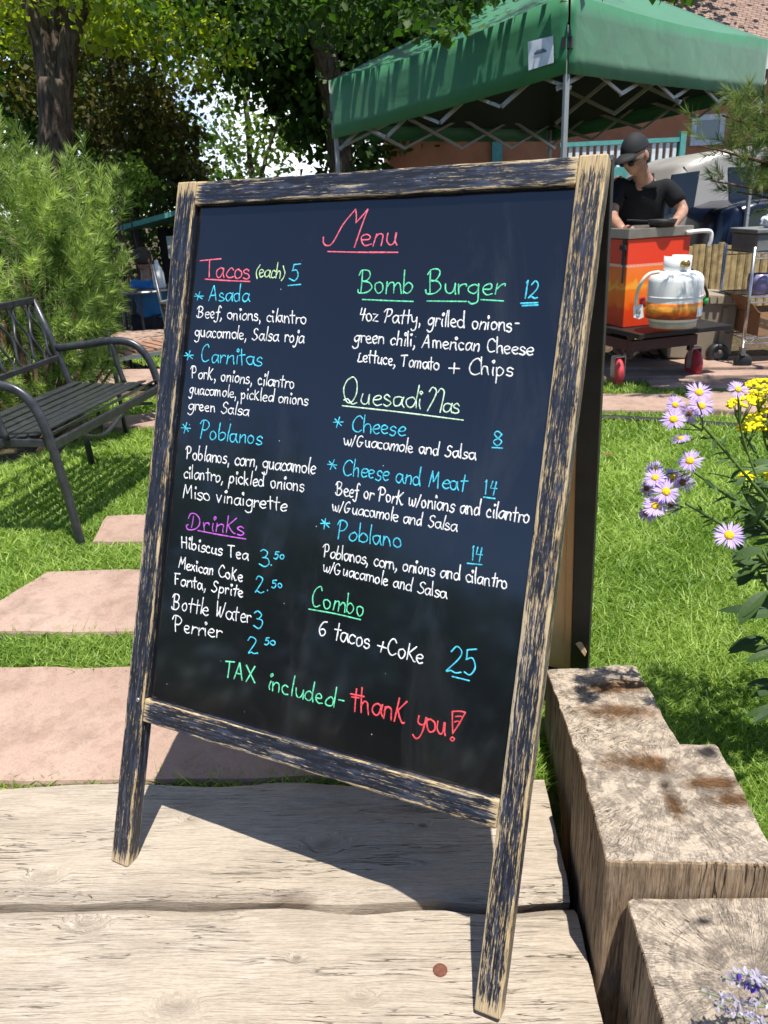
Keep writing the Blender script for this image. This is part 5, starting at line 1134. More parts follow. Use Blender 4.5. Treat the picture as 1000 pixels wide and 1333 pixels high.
for x in (0, CW): mb.box(cp(x, CDp / 2 - .06, zb - .10), (.04, CDp + .06, .07), CM)
for x in (0, CW):
    for y in (-.1, CDp): mb.box(cp(x, y, (zb - .03 + .14) / 2), (.035, .035, zb - .03 - .14), CM)
mb.build('undercarriage', M_maroon, cart, bevel=.003)
mb = MB(); mb.tube([cp(.05, .0, .12), cp(CW - .05, .3, .15)], .03, 10); mb.ball(cp(.2, .05, .16), (.05, .04, .03)); mb.build('burner_pipe', M_inox, cart, smooth=True)
M_redwheel = mat('red_wheel', (0.55, 0.05, 0.06), 0.45)
for x in (-.085, CW + .04):
    for y in (-.1, CDp - .05):
        c = cp(x, y, .048); axd = CM @ Vector((1, -.38 if x < 0 else -.15, 0)); mb = MB(); mb.lathe([(.001, -.026), (.07, -.026), (.092, -.016), (.098, -.006), (.098, .006), (.092, .016), (.07, .026), (.001, .026)], c, 26, axd); wo = mb.build('castor', M_redwheel, cart, smooth=True)
        mb = MB()
        for s in (-1, 1): mb.box(c + axd.normalized() * .033 * s + Vector((0, 0, .035)), (.006, .045, .13), CM)
        mb.box(c + Vector((0, 0, .105)), (.075, .05, .008), CM); mb.build('fork', M_steel, wo)
# propane tank with hose, on the cart's shelf
TD = 5.0; tr, tf, _ = pr(875, 424, TD); tz = pr(875, 424, TD)[2]; TR = .165
tank = thing('propane_tank', 'white propane tank with an orange sunset label band on the cart shelf', 'gas bottle', vw(tr, tf, tz)); o = vw(tr, tf, tz)
M_tankw = mat('white_enamel', (0.80, 0.80, 0.78), 0.3, 0, .03, 4, .03)
TH = pr(875, 352, TD)[2] - tz
mb = MB(); pf = [(TR * .86, .035), (TR * .97, .055), (TR, .09)] + [(TR, TH * k) for k in (.4, .5, .6)] + [(TR * max(.0, math.cos(a)) ** .42, TH * .80 + (TH * .20) * math.sin(a)) for a in np.linspace(.1, 1.5, 10)] + [(.03, TH + .002)]
mb.lathe([(.001, .035)] + pf + [(.001, TH + .002)], o, 40); mb.lathe([(TR + .002, TH * .545), (TR + .004, TH * .55), (TR + .004, TH * .56), (TR + .002, TH * .565)], o, 40); tb = mb.build('body', M_tankw, tank, smooth=True)
t = NT('orange_label'); v = t.coord('Object', (1, 1, 2.5)); n = t.noise(v, 12, 5, .6, .5); sp = t.n('ShaderNodeSeparateXYZ'); t.l(t.coord('Generated'), sp.inputs[0])
zz = t.math('ADD', sp.outputs[2], t.math('MULTIPLY', t.math('SUBTRACT', n, .5), 1.1))
t.col(t.ramp(zz, [(0.05, (.22, .04, .02)), (.28, (.62, .10, .01)), (.5, (.82, .26, .02)), (.65, (.9, .5, .07)), (.85, (.80, .22, .02))])); t.set(Roughness=.4); M_label = t.m
mb = MB(); mb.lathe([(TR + .0015, TH * .17), (TR + .003, TH * .175), (TR + .003, TH * .45), (TR + .0015, TH * .455)], o, 40); lb = mb.build('label_band', M_label, tb, smooth=True)
pcs = []
for k in range(6):
    a_ = .26 + k * .075; d = (RH * math.sin(a_ * 2.2) - FW * math.cos(a_ * 2.2)); pcs.append(d)
mb = MB(); vv = []; 
for zz_ in (.20, .37):
    for d in pcs: vv.append(o + d * (TR + .0045) + Vector((0, 0, TH * zz_)))
mb.add(vv, [(i, i + 1, i + 7, i + 6) for i in range(5)]); mb.build('warning_sticker', M_white, lb)
mb = MB(); mb.lathe([(TR * .82, 0), (TR * .86, 0), (TR * .88, .036), (TR * .82, .036)], o, 32); mb.build('foot_ring', mat('cream_paint', (.5, .42, .30)), tank, smooth=True)
mb = MB(); hc = TH + pr(875, 333, TD)[2] - pr(875, 352, TD)[2]; ring = []
for k in range(31):
    a_ = R(-205 + 300 * k / 30); ring.append(o + RH * (.082 * math.cos(a_)) + FW * (.082 * math.sin(a_)))
vv = [p + Vector((0, 0, z_)) for z_ in (TH * .94, hc) for p in ring]; mb.add(vv, [(k, k + 1, k + 32, k + 31) for k in range(30)]); cl = mb.build('collar', M_tankw, tank, smooth=True); md = cl.modifiers.new('thick', 'SOLIDIFY'); md.thickness = .004
mb = MB(); mb.tube([o + Vector((0, 0, TH)), o + Vector((0, 0, TH + .05))], .018, 10); mb.tube([o + Vector((0, 0, TH + .045)) - FW * .03 - RH * .01, o + Vector((0, 0, TH + .045)) - FW * .11 + RH * .02], .022, 10); mb.lathe([(.001, 0), (.03, 0), (.03, .016), (.001, .016)], o + Vector((0, 0, TH + .055)), 12); mb.build('valve', mat('brass', (.40, .28, .10), .3, .8), tank, smooth=True)
mb = MB(); mb.tube(cr([o + Vector((0, 0, TH + .045)) - FW * .1 + RH * .03, P3(893, 345, TD - .05), P3(908, 358, TD - .02), P3(917, 372, TD), P3(921, 385, TD + .05), P3(915, 398, TD + .1), P3(905, 410, TD + .15)], 6), .009, 8); hs = mb.build('gas_hose', M_blackplastic, tank, smooth=True)
mb = MB(); mb.prism([P3(909, 362, TD - .03), P3(916, 361, TD - .03), P3(917, 371, TD - .03), P3(910, 371, TD - .03)], FW * .006); mb.build('yellow_tag', mat('yellow_plastic', (.75, .65, .05), .4), hs)
mb = MB(); mb.ball(P3(918, 391, TD + .05), (.02, .02, .022)); mb.build('green_knob', mat('green_plastic', (.03, .45, .10), .4), hs, smooth=True)
mb = MB(); mb.tube(cr([P3(858, 354, TD - .17), P3(845, 357, TD - .2), P3(835, 368, TD - .2), P3(829, 385, TD - .16), P3(828, 400, TD - .14)], 6), .011, 8); sl = mb.build('white_hose', mat('cream_rubber', (.72, .62, .50), .5), tank, smooth=True)
mb = MB(); mb.prism([P3(825, 398, TD - .15), P3(837, 396, TD - .15), P3(838, 413, TD - .15), P3(832, 415.5, TD - .15), P3(825, 413, TD - .15)], FW * .006); tg = mb.build('paper_tag', M_white, sl)
mb = MB(); mb.tube([P3(829.5, 408, TD - .155), P3(829.5, 404, TD - .155), P3(831.5, 402.5, TD - .155), P3(833.5, 404, TD - .155), P3(833.5, 408, TD - .155), P3(831.5, 409.5, TD - .155), P3(829.5, 408, TD - .155)], .0028, 6); mb.build('print', mat('grey_ink', (.15, .13, .13)), tg)
mb = MB(); mb.tube([P3(836, 388, TD - .14), P3(837, 399, TD - .13)], .018, 10); mb.build('red_cap', mat('red_plastic', (.55, .02, .03), .4), sl, smooth=True)
# ------------------------------------------------------------------ people
def skin(nodes, edges, name, m, parent, extra=None, sub=2):
    """one continuous figure grown over a joint skeleton; extra: MB merged into the same mesh"""
    me = bpy.data.meshes.new('tmp'); k = list(nodes); me.from_pydata([nodes[i][0] for i in k], [], []) if False else me.from_pydata([tuple(nodes[i][0]) for i in k], [(k.index(a), k.index(b)) for a, b in edges], [])
    o = bpy.data.objects.new('tmp', me); COL.objects.link(o)
    sm = o.modifiers.new('skin', 'SKIN'); sm.use_smooth_shade = True; sm.branch_smoothing = 0.6
    for i, q in enumerate(k):
        r = nodes[q][1]; d = me.skin_vertices[0].data[i]; d.radius = r if isinstance(r, tuple) else (r, r); d.use_root = (i == 0)
    s2 = o.modifiers.new('sub', 'SUBSURF'); s2.levels = sub; s2.render_levels = sub
    dg = bpy.context.evaluated_depsgraph_get(); ev = o.evaluated_get(dg); m2 = bpy.data.meshes.new_from_object(ev)
    mb = MB(); mb.add([v.co.copy() for v in m2.vertices], [tuple(p.vertices) for p in m2.polygons])
    if extra: mb.add(extra.v, extra.f)
    bpy.data.objects.remove(o, do_unlink=True)
    return mb.build(name, m, parent, smooth=True)
def head_shape(mb, c, M3, s=1.0):
    def fn(p):
        x, y, z = p.x, p.y, p.z                                      # y = forward
        w_ = 1.0 - .22 * max(0, -z) ** 1.3; q = Vector((x * w_, y * (1 - .10 * max(0, -z)), z))
        if y > 0:
            nose = math.exp(-((x / .16) ** 2)) * math.exp(-(((z + .08) / .20) ** 2)); q.y += .26 * nose
            q.y += .07 * math.exp(-((x / .5) ** 2)) * math.exp(-(((z - .24) / .12) ** 2))                      # brow
            q.y -= .07 * math.exp(-(((abs(x) - .34) / .17) ** 2)) * math.exp(-(((z - .08) / .12) ** 2))        # eye sockets
            q.y += .06 * math.exp(-((x / .22) ** 2)) * math.exp(-(((z + .43) / .07) ** 2))                     # lips
            q.y += .10 * math.exp(-((x / .28) ** 2)) * math.exp(-(((z + .78) / .16) ** 2))                     # chin
        return q
    mb.ball(c, (.078 * s, .098 * s, .120 * s), 32, 26, M3, fn)
    for sx in (-1, 1): mb.ball(c + M3 @ Vector((sx * .078 * s, -.012 * s, -.005 * s)), (.010 * s, .020 * s, .032 * s), 10, 8, M3)
def hand(mb, wr, d, up_, curl=.5, side=1, s=1.0):
    """palm with four bent fingers of different lengths and a thumb set off its side"""
    d = Vector(d).normalized(); n_ = Vector(up_); n_ = (n_ - d * n_.dot(d)).normalized(); x = d.cross(n_) * side
    wr = Vector(wr); mb.tube([wr, wr + d * .03 * s, wr + d * .085 * s], [.026 * s, .038 * s, .036 * s], 12, True, .42, up=n_.cross(d) if False else d.cross(n_))
    for i, (off, L) in enumerate(((-.028, .072), (-.010, .080), (.009, .075), (.027, .058))):
        p = wr + d * .082 * s + x * off * s; pts = [p]; dd = d.copy()
        for j, seg in enumerate((.45, .32, .23)):
            dd = (dd * math.cos(curl * (.7 + j * .25)) - n_ * math.sin(curl * (.7 + j * .25))).normalized(); pts.append(pts[-1] + dd * L * seg * s)
        mb.tube(cr(pts, 3), [.0092 * s] * 4 + [.0085 * s] * 3 + [.0078 * s] * 3, 8)
    p = wr + d * .03 * s - x * .032 * s; mb.tube(cr([p, p + (d * .5 - x * .8 - n_ * .2).normalized() * .035 * s, p + (d * .9 - x * .6 - n_ * .45).normalized() * .068 * s], 3), [.012 * s, .0115 * s, .011 * s, .010 * s, .009 * s, .009 * s, .008 * s], 8)
t = NT('skin_tone'); n = t.noise(t.coord(), 26, 4); t.col(t.ramp(n, [(.3, (.30, .155, .10)), (.7, (.42, .235, .16))])); t.set(Roughness=.5); t.b.inputs['Subsurface Weight'].default_value = .06; M_skin = t.m
M_tee = mat('black_tshirt', (0.012, 0.013, 0.015), 0.85, 0, .25, 9, .3, .2, 30, .006); M_cap = mat('black_cap', (0.009, 0.010, 0.012), 0.8); M_trous = mat('dark_trousers', (0.02, 0.02, 0.025), 0.85); M_hair = mat('dark_hair', (0.03, 0.02, 0.014), 0.6)

def J(px, py, D): return A(px, py, D)
m0 = A(834, 310, 5.95); man = thing('person', 'man in black cap, sunglasses and black T-shirt bending over the orange cart', 'person', (m0.x, m0.y, -.05))
bodyR = RH; hc = J(827, 203, 5.72)
pel = J(836, 318, 5.98); wst = J(836, 298, 5.95); chs = J(836, 258, 5.86); nb = J(838, 231, 5.80); nt_ = J(833, 219, 5.76)
ls = J(869, 240, 5.80); le = J(890, 275, 5.72); lw = J(873, 297, 5.50)
rs = J(803, 240, 5.88); re_ = J(796, 282, 5.70); rw = J(812, 300, 5.46)
hl = vpos(pel); hipl = vw(hl[0] + .10, hl[1], hl[2] - .05); hipr = vw(hl[0] - .10, hl[1], hl[2] - .05)
kl_ = vw(hl[0] + .12, hl[1] - .03, .46); kr_ = vw(hl[0] - .12, hl[1] - .03, .46); al = vw(hl[0] + .12, hl[1], .04); ar = vw(hl[0] - .13, hl[1], .04); tl = al - FW * .17 + Vector((0, 0, -.055)); tr_ = ar - FW * .17 + Vector((0, 0, -.055))
ex = MB(); headM = Matrix.Rotation(math.atan2(FH[0], FH[1]) * -1 if False else 0, 3, 'Z')
fwd = (-RH * .80 - FW * .55).normalized(); fwd = (fwd + Vector((0, 0, -.42))).normalized(); xr = fwd.cross(Vector((0, 0, 1))).normalized(); upv = xr.cross(fwd).normalized(); HM = Matrix((xr, fwd, upv)).transposed()
head_shape(ex, hc, HM, 1.04)
hand(ex, lw + (J(866, 300, 5.42) - lw) * .25, J(862, 303, 5.38) - lw, Vector((0, 0, 1)), .45, -1, 1.1)
hand(ex, rw, J(826, 304, 5.36) - rw, Vector((0, 0, 1)), .45, 1, 1.1)
nodes = dict(pel=(pel, (.15, .12)), wst=(wst, (.15, .11)), chs=(chs, (.17, .12)), nb=(nb, .065), nt=(nt_, .058), hd=(hc - upv * .03 - fwd * .02, .06), ls=(ls, .058), le=(le, .043), lw=(lw, .028), lh=(lw + (J(862, 303, 5.38) - lw) * .35, .026), rs=(rs, .058), re=(re_, .043), rw=(rw, .028),
             hl=(hipl, .095), kl=(kl_, .062), al=(al, .042), tl=(tl, .035), hr=(hipr, .095), kr=(kr_, .062), ar=(ar, .042), tr=(tr_, .035))
skin(nodes, [('pel', 'wst'), ('wst', 'chs'), ('chs', 'nb'), ('nb', 'nt'), ('nt', 'hd'), ('chs', 'ls'), ('ls', 'le'), ('le', 'lw'), ('lw', 'lh'), ('chs', 'rs'), ('rs', 're'), ('re', 'rw'), ('pel', 'hl'), ('hl', 'kl'), ('kl', 'al'), ('al', 'tl'), ('pel', 'hr'), ('hr', 'kr'), ('kr', 'ar'), ('ar', 'tr')], 'body', M_skin, man, ex)
slv = ls.lerp(le, .78); srv = rs.lerp(re_, .78)
skin(dict(w0=(pel + Vector((0, 0, -.05)), (.178, .145)), w=(wst, (.178, .138)), c=(chs, (.198, .145)), n=(chs.lerp(nb, .62), (.125, .10)), nn=(nb + Vector((0, 0, -.012)), .070), l=(ls, .092), lv=(ls.lerp(le, .45), .073), l2=(slv, .072), r=(rs, .095), rv=(rs.lerp(re_, .45), .073), r2=(srv, .072)), [('w0', 'w'), ('w', 'c'), ('c', 'n'), ('n', 'nn'), ('c', 'l'), ('l', 'lv'), ('lv', 'l2'), ('c', 'r'), ('r', 'rv'), ('rv', 'r2')], 'tshirt', M_tee, man)
skin(dict(p=(pel + Vector((0, 0, -.02)), (.17, .14)), hl=(hipl, .115), kl=(kl_, .08), al=(al + Vector((0, 0, .03)), .062), hr=(hipr, .115), kr=(kr_, .08), ar=(ar + Vector((0, 0, .03)), .062)), [('p', 'hl'), ('hl', 'kl'), ('kl', 'al'), ('p', 'hr'), ('hr', 'kr'), ('kr', 'ar')], 'trousers', M_trous, man)
mb = MB()
for s_ in (al, ar): mb.tube(cr([s_ + FW * .06 + Vector((0, 0, -.05)), s_ - FW * .05 + Vector((0, 0, -.045)), s_ - FW * .19 + Vector((0, 0, -.06))], 4), [.05, .056, .058, .056, .054, .052, .05, .045, .03], 12, True, .8)
mb.build('shoe', M_blackplastic, man, smooth=True)
mb = MB(); mb.ball(hc + upv * .022 * 1.15 - fwd * .008, (.087, .109, .122), 28, 16, HM, lambda p: Vector((p.x, p.y, max(p.z, .12)))); cap = mb.build('cap', M_cap, man, smooth=True)
mb = MB(); vv = []; 
for k in range(13):
    a_ = -1.15 + 2.3 * k / 12
    for rr_ in (.082, .18):
        vv.append(hc + upv * (.056 - .026 * (rr_ - .082) / .098 - .012 * math.sin(a_) ** 2) + xr * math.sin(a_) * rr_ * (.80 if rr_ < .1 else .50) + fwd * (math.cos(a_) * rr_ * 1.05 + .012))
mb.add(vv, [(k * 2, k * 2 + 1, k * 2 + 3, k * 2 + 2) for k in range(12)]); o = mb.build('brim', M_cap, cap, smooth=True); md = o.modifiers.new('thick', 'SOLIDIFY'); md.thickness = .006
mb = MB(); mb.ball(hc - fwd * .03 - upv * .012, (.084, .085, .078), 20, 12, HM, lambda p: Vector((p.x, min(p.y, .18), p.z))); mb.build('hair', M_hair, man, smooth=True)
mb = MB()
for s_ in (-1, 1):
    mb.ball(hc + HM @ Vector((s_ * .033, .095, -.010)), (.031, .010, .021), 14, 8, HM); mb.tube([hc + HM @ Vector((s_ * .056, .086, -.004)), hc + HM @ Vector((s_ * .085, .036, -.002)), hc + HM @ Vector((s_ * .084, -.018, -.004))], .004, 6)
mb.tube([hc + HM @ Vector((-.012, .108, -.004)), hc + HM @ Vector((.012, .108, -.004))], .004, 6); mb.build('sunglasses', M_blackplastic, man, smooth=True)
# black pan on the griddle by his hand
zgt = ztp + .063; c = J(861, 305, 5.36); c.z = zgt; pan = thing('frying_pan', 'black pan on the steel top of the orange cart, by the hand of the man', 'pan', c)
mb = MB(); mb.lathe([(.001, 0), (.075, 0), (.095, .045), (.090, .045), (.072, .006), (.001, .006)], c, 28); mb.build('pan_body', M_dk, pan, smooth=True)
mb = MB(); mb.bar(c + RH * -.09 + Vector((0, 0, .038)), c + RH * -.22 + FW * .03 + Vector((0, 0, .05)), .022, .01); mb.build('pan_handle', M_dk, pan, bevel=.003)

# ------------------------------------------------------------------ shady sitting place under the trees, far left
M_deep = mat('dark_stained_wood', (0.016, 0.013, 0.011), 0.8)
def gp_(px, D): p = A(px, 400, D); p.z = gh(p.x, p.y); return p
shed = thing('open_shed', 'dark open shed with a teal sloping roof under the trees at the left', 'shed', gp_(205, 11))
a = pr(172, 300, 11); b = pr(262, 272, 11); zg = gp_(205, 11).z
mb = MB(); mb.prism([vw(a[0] - .1, 10.6, a[2]), vw(b[0] + .3, 10.6, b[2] + .05), vw(b[0] + .3, 10.6, b[2] + .11), vw(a[0] - .1, 10.6, a[2] + .06)], FW * 2.0); mb.build('roof', M_teal, shed)
mb = MB(); vb(mb, a[0], b[0] + .2, 12.3, 12.4, zg, a[2] - .01); mb.build('back_wall', M_deep, shed)
for x in (a[0] + .05, b[0] + .1):
    for f_ in (10.75, 12.2): mb = MB(); vb(mb, x, x + .1, f_, f_ + .09, zg, a[2] + (.0 if x < a[0] + .2 else .1)); mb.build('post', M_deep, shed)
mb = MB(); q = pr(223, 320, 10.74); vb(mb, q[0] - .04, q[0] + .06, 10.70, 10.74, q[2] - .15, q[2] + .12); mb.build('notice', mat('pale_paper', (.45, .46, .42)), shed)
# table, chairs, a seated person
tb_ = gp_(196, 9.0); table = thing('cafe_table', 'dark slim cafe table in the shade beside the person in blue', 'table', tb_)
zt_ = A(200, 374, 9.0).z; mb = MB(); mb.lathe([(.001, 0), (.44, 0), (.45, .012), (.44, .025), (.001, .025)], (tb_.x, tb_.y, zt_ - .025), 32); mb.build('tabletop', M_iron, table, smooth=False)
for k in range(4):
    a_ = k * math.pi / 2 + .4; mb = MB(); mb.tube([Vector((tb_.x + .28 * math.cos(a_), tb_.y + .28 * math.sin(a_), zt_ - .025)), Vector((tb_.x + .34 * math.cos(a_), tb_.y + .34 * math.sin(a_), tb_.z))], .014, 8); mb.build('leg', M_iron, table)
mb = MB(); c = A(208, 372, 8.85); c.z = zt_; mb.lathe([(.001, 0), (.06, 0), (.065, .02), (.062, .16), (.045, .21), (.022, .25), (.02, .29), (.001, .29)], c, 20)
tag(mb.build('white_bottle', M_tankw, smooth=True), 'plump white bottle on the dark cafe table', 'bottle')
mb = MB(); c = A(159, 350, 9.4); z0 = c.z - .10; mb.lathe([(.001, 0), (.05, 0), (.07, .05), (.03, .11), (.045, .16), (.001, .2)], (c.x, c.y, z0), 16)
for (px, D, rz_, lb_) in ((150, 9.3, 0.6, 'black cafe chair left of the dark cafe table'), (178, 8.3, 2.6, 'black cafe chair nearest the viewer at the dark cafe table'), (224, 9.8, -1.2, 'black cafe chair farthest back at the dark cafe table')):
    g_ = gp_(px, D); slat_chair((g_.x, g_.y, g_.z), .45, (math.cos(rz_), math.sin(rz_), 0), .42, .42, lb_, M_iron, M_iron, False, 'black cafe chairs in the shade', slats=5)
D2 = 9.1; s0 = A(187, 338, D2); per = thing('person', 'person in a blue shirt sitting in the shade by the dark cafe table', 'person', gp_(187, D2))
hp = s0 + Vector((0, 0, -.72)); g2 = gp_(187, D2).z; ch = s0 + Vector((0, 0, -.38)); sh_ = s0 + Vector((0, 0, -.24)); fr_ = (RH * .45 + FW * .85).normalized(); sd_ = Vector((fr_.y, -fr_.x, 0))
ex = MB(); f2 = fr_; x2 = f2.cross(Vector((0, 0, 1))); HM2 = Matrix((x2, f2, Vector((0, 0, 1)))).transposed(); head_shape(ex, s0, HM2, 1.05)
nd = dict(p=(hp, (.15, .12)), c=(ch, (.16, .11)), n=(sh_ + Vector((0, 0, .06)), .055), h=(s0 - Vector((0, 0, .04)), .055)); ed = [('p', 'c'), ('c', 'n'), ('n', 'h')]
for s_, k in ((1, 'l'), (-1, 'r')):
    q = sh_ + sd_ * .19 * s_; e_ = q + Vector((0, 0, -.26)) + fr_ * .06; w2 = e_ + fr_ * .23 + Vector((0, 0, .03)); hp2 = hp + sd_ * .10 * s_; kn = hp2 + fr_ * .42 + Vector((0, 0, .02)); an = Vector((kn.x, kn.y, g2 + .06)) + fr_ * .03
    nd.update({'s' + k: (q, .055), 'e' + k: (e_, .042), 'w' + k: (w2, .028), 'hp' + k: (hp2, .085), 'k' + k: (kn, .06), 'a' + k: (an, .042), 't' + k: (an + fr_ * .16 + Vector((0, 0, -.03)), .036)}); ed += [('c', 's' + k), ('s' + k, 'e' + k), ('e' + k, 'w' + k), ('p', 'hp' + k), ('hp' + k, 'k' + k), ('k' + k, 'a' + k), ('a' + k, 't' + k)]
    hand(ex, w2, fr_, Vector((0, 0, 1)), .5, s_)
skin(nd, ed, 'body', M_skin, per, ex)
skin({'p': (hp + Vector((0, 0, .02)), (.175, .14)), 'c': (ch, (.185, .135)), 'n': (sh_ + Vector((0, 0, .02)), .085), 'sl': (nd['sl'][0], .08), 'el': (nd['el'][0].lerp(nd['sl'][0], .2), .066), 'sr': (nd['sr'][0], .08), 'er': (nd['er'][0].lerp(nd['sr'][0], .2), .066)}, [('p', 'c'), ('c', 'n'), ('c', 'sl'), ('sl', 'el'), ('c', 'sr'), ('sr', 'er')], 'shirt', mat('blue_cotton', (0.02, 0.16, 0.42), .85), per)
skin({'p': (hp, (.17, .14)), 'l': (nd['hpl'][0], .105), 'kl': (nd['kl'][0], .078), 'al': (nd['al'][0] + Vector((0, 0, .06)), .06), 'r': (nd['hpr'][0], .105), 'kr': (nd['kr'][0], .078), 'ar': (nd['ar'][0] + Vector((0, 0, .06)), .06)}, [('p', 'l'), ('l', 'kl'), ('kl', 'al'), ('p', 'r'), ('r', 'kr'), ('kr', 'ar')], 'trousers', M_trous, per)
mb = MB(); mb.ball(s0 + Vector((0, 0, .02)) - fr_ * .012, (.092, .108, .118), 20, 14, HM2, lambda p: Vector((p.x, min(p.y, .55 + .6 * max(0, p.z)), max(p.z, -.55)))); mb.build('hair', M_hair, per, smooth=True)
st_ = gp_(187, D2); stl = thing('stool', 'black backless stool under the person in blue', 'stool', st_); mb = MB(); mb.lathe([(.001, 0), (.2, 0), (.21, .02), (.001, .035)], (hp.x, hp.y, hp.z - .165), 24); mb.build('seat', M_iron, stl)
for k in range(4):
    a_ = k * math.pi / 2; mb = MB(); mb.tube([Vector((hp.x + .13 * math.cos(a_), hp.y + .13 * math.sin(a_), hp.z - .165)), Vector((hp.x + .18 * math.cos(a_), hp.y + .18 * math.sin(a_), st_.z))], .012, 8); mb.build('leg', M_iron, stl)
# black strip at the far side of the lawn
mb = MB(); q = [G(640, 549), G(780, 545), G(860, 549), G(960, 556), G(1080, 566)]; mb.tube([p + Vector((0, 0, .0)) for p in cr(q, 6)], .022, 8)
tag(mb.build('lawn_strip', mat('strip_black', (0.008, 0.009, 0.009), .7), smooth=True), 'black strip between the lawn and the path slabs at the right', 'edging')

# ------------------------------------------------------------------ flowers in front of the lawn at the right
M_petal = leafmat('lilac_petal', (0.36, 0.24, 0.58), (0.66, 0.52, 0.82), .3, (1.1, 1.0, 1.2)); M_disc = mat('yellow_disc', (0.70, 0.44, 0.02), .8, 0, .3, 300, .6, .2, 900, .001); M_disc2 = mat('brown_disc', (0.17, 0.075, 0.02), .8, 0, .3, 300, .6)
M_stem = leafmat('green_stem', (0.06, 0.11, 0.02), (0.16, 0.24, 0.06), .15); M_leafd = leafmat('aster_leaf', (0.025, 0.06, 0.018), (0.10, 0.17, 0.05), .35, (1.4, 1.6, .7))
AD = 1.28
root = vw(pr(1075, 940, 1.4)[0], 1.42, -.04)
aster = thing('aster_plant', 'lilac aster with yellow-centred daisy flowers leaning in over the lawn at the right', 'flower', root)
FL = [(910, 511, 0, 1, 0), (913, 528, .03, 1.05, 0), (877, 546, 0, 1, 0), (879, 527, .05, .8, 0), (898, 538, .06, .8, 1), (886, 571, 0, .8, 2), (961, 507, .08, .85, 0), (898.5, 600, 0, 1, 0), (853, 611, .04, .8, 0), (853, 622, 0, .9, 0), (876, 622, .04, .9, 0), (889.5, 628, .02, .9, 1), (867, 640, -.02, 1.08, 0), (842, 636, .05, .8, 1), (853, 659, -.02, 1.0, 0), (874, 657, .03, .8, 1), (842, 668, 0, .85, 1), (949.5, 697, -.03, 1.2, 0)]
joints = [A(915, 560, AD + .03), A(905, 610, AD + .03), A(890, 660, AD + .02), A(960, 720, AD)]
stems = MB()
trunkpts = [root, A(1050, 800, 1.36), A(1000, 735, AD + .03), A(950, 690, AD + .03), A(893, 655, AD + .02)]
stems.tube(cr(trunkpts, 8), [.0042] * 20 + [.003] * 13, 6)
stems.tube(cr([root, A(1045, 760, 1.36), A(1000, 690, AD + .05), A(960, 655, AD + .03), A(905, 615, AD + .03)], 8), [.0038] * 20 + [.0028] * 13, 6)
stems.tube(cr([root, A(1060, 740, 1.4), A(1005, 660, AD + .06), A(955, 600, AD + .04), A(917, 556, AD + .03)], 8), [.0038] * 20 + [.0026] * 13, 6)
stems.tube(cr([A(1005, 660, AD + .06), A(985, 620, AD + .08), A(965, 560, AD + .09), A(961, 512, AD + .08)], 6), .002, 6)
for i, (px, py, dd, sc_, kd) in enumerate(FL):
    c = A(px, py, AD + dd); R0 = .0235 * sc_
    if i != 6:
        j = min(joints, key=lambda q: (q - c).length); nrm0 = Vector((0, 0, 1)); back = c + FW * .012 + Vector((0, 0, -.012)); stems.tube(cr([j, j.lerp(back, .6) + Vector((rnd.gauss(0, .004), 0, -.004)), back, c], 5), .0013, 6)
    nrm = (Vector((0, 0, 1)) * rnd.uniform(.55, .9) - FW * rnd.uniform(.5, .95) - RH * rnd.uniform(-.1, .45)).normalized()
    if kd == 2: nrm = (Vector((0, 0, 1)) - RH * .25 - FW * .1).normalized()
    if kd == 1: nrm = (Vector((0, 0, 1)) * .3 - RH * .6 - FW * .5).normalized()
    q = Vector((0, 0, 1)).rotation_difference(nrm); mb = MB(); n = 42
    for k in range(n):
        a_ = 2 * math.pi * (k + rnd.uniform(-.45, .45)) / n
        if rnd.random() < (.28 if kd == 1 else .09): continue
        L = R0 * rnd.uniform(.85, 1.08); wd_ = R0 * .058; dr = R0 * rnd.uniform(-.18, .10) - (R0 * .3 if kd == 1 else 0); lift = R0 * rnd.uniform(0, .06)
        ca, sa = math.cos(a_), math.sin(a_)
        def pt(r_, s_, z_): return c + q @ Vector((ca * r_ - sa * s_, sa * r_ + ca * s_, z_ + lift))
        mb.add([pt(R0 * .25, -wd_ * .6, 0), pt(R0 * .25, wd_ * .6, 0), pt(L * .7, wd_, dr * .4), pt(L, 0, dr), pt(L * .7, -wd_, dr * .4)], [(0, 1, 2, 4), (4, 2, 3)], rnd.uniform(.2, 1))
    fo = mb.build('flower', M_petal, aster); mb = MB(); mb.ball(c + nrm * R0 * .05, (R0 * .30, R0 * .30, R0 * .16), 14, 8, q.to_matrix(), lambda p: p * (1 + .12 * nz3(p * 6))); mb.build('flower_centre', M_disc2 if kd == 1 else M_disc, fo, smooth=False)
    if kd == 1: fo['label'] = 'fading flower with brown centre'
stems.build('stem', M_stem, aster, smooth=True)
def lance(mb, p, d, L, wd_, nrm, curl=.3):
    d = Vector(d).normalized(); x = d.cross(Vector(nrm)).normalized(); nn = x.cross(d).normalized(); n = 7; vv = []
    for i in range(n + 1):
        k = i / n; w_ = wd_ * (math.sin(math.pi * min(1, k * .92 + .04)) ** .8) * (1 if k < 1 else 0); c = Vector(p) + d * L * k - nn * (curl * L * k * k * .5)
        vv += [c - x * w_ + nn * w_ * .3, c, c + x * w_ + nn * w_ * .3]
    mb.add(vv, [(i * 3 + a, i * 3 + a + 1, i * 3 + a + 4, i * 3 + a + 3) for i in range(n) for a in (0, 1)], rnd.uniform(.1, 1))
mb = MB()
paths = [cr(trunkpts, 14), cr([root, A(1045, 760, 1.36), A(1000, 690, AD + .05), A(960, 655, AD + .03), A(905, 615, AD + .03)], 14), cr([root, A(1060, 740, 1.4), A(1005, 660, AD + .06), A(955, 600, AD + .04), A(917, 556, AD + .03)], 14)]
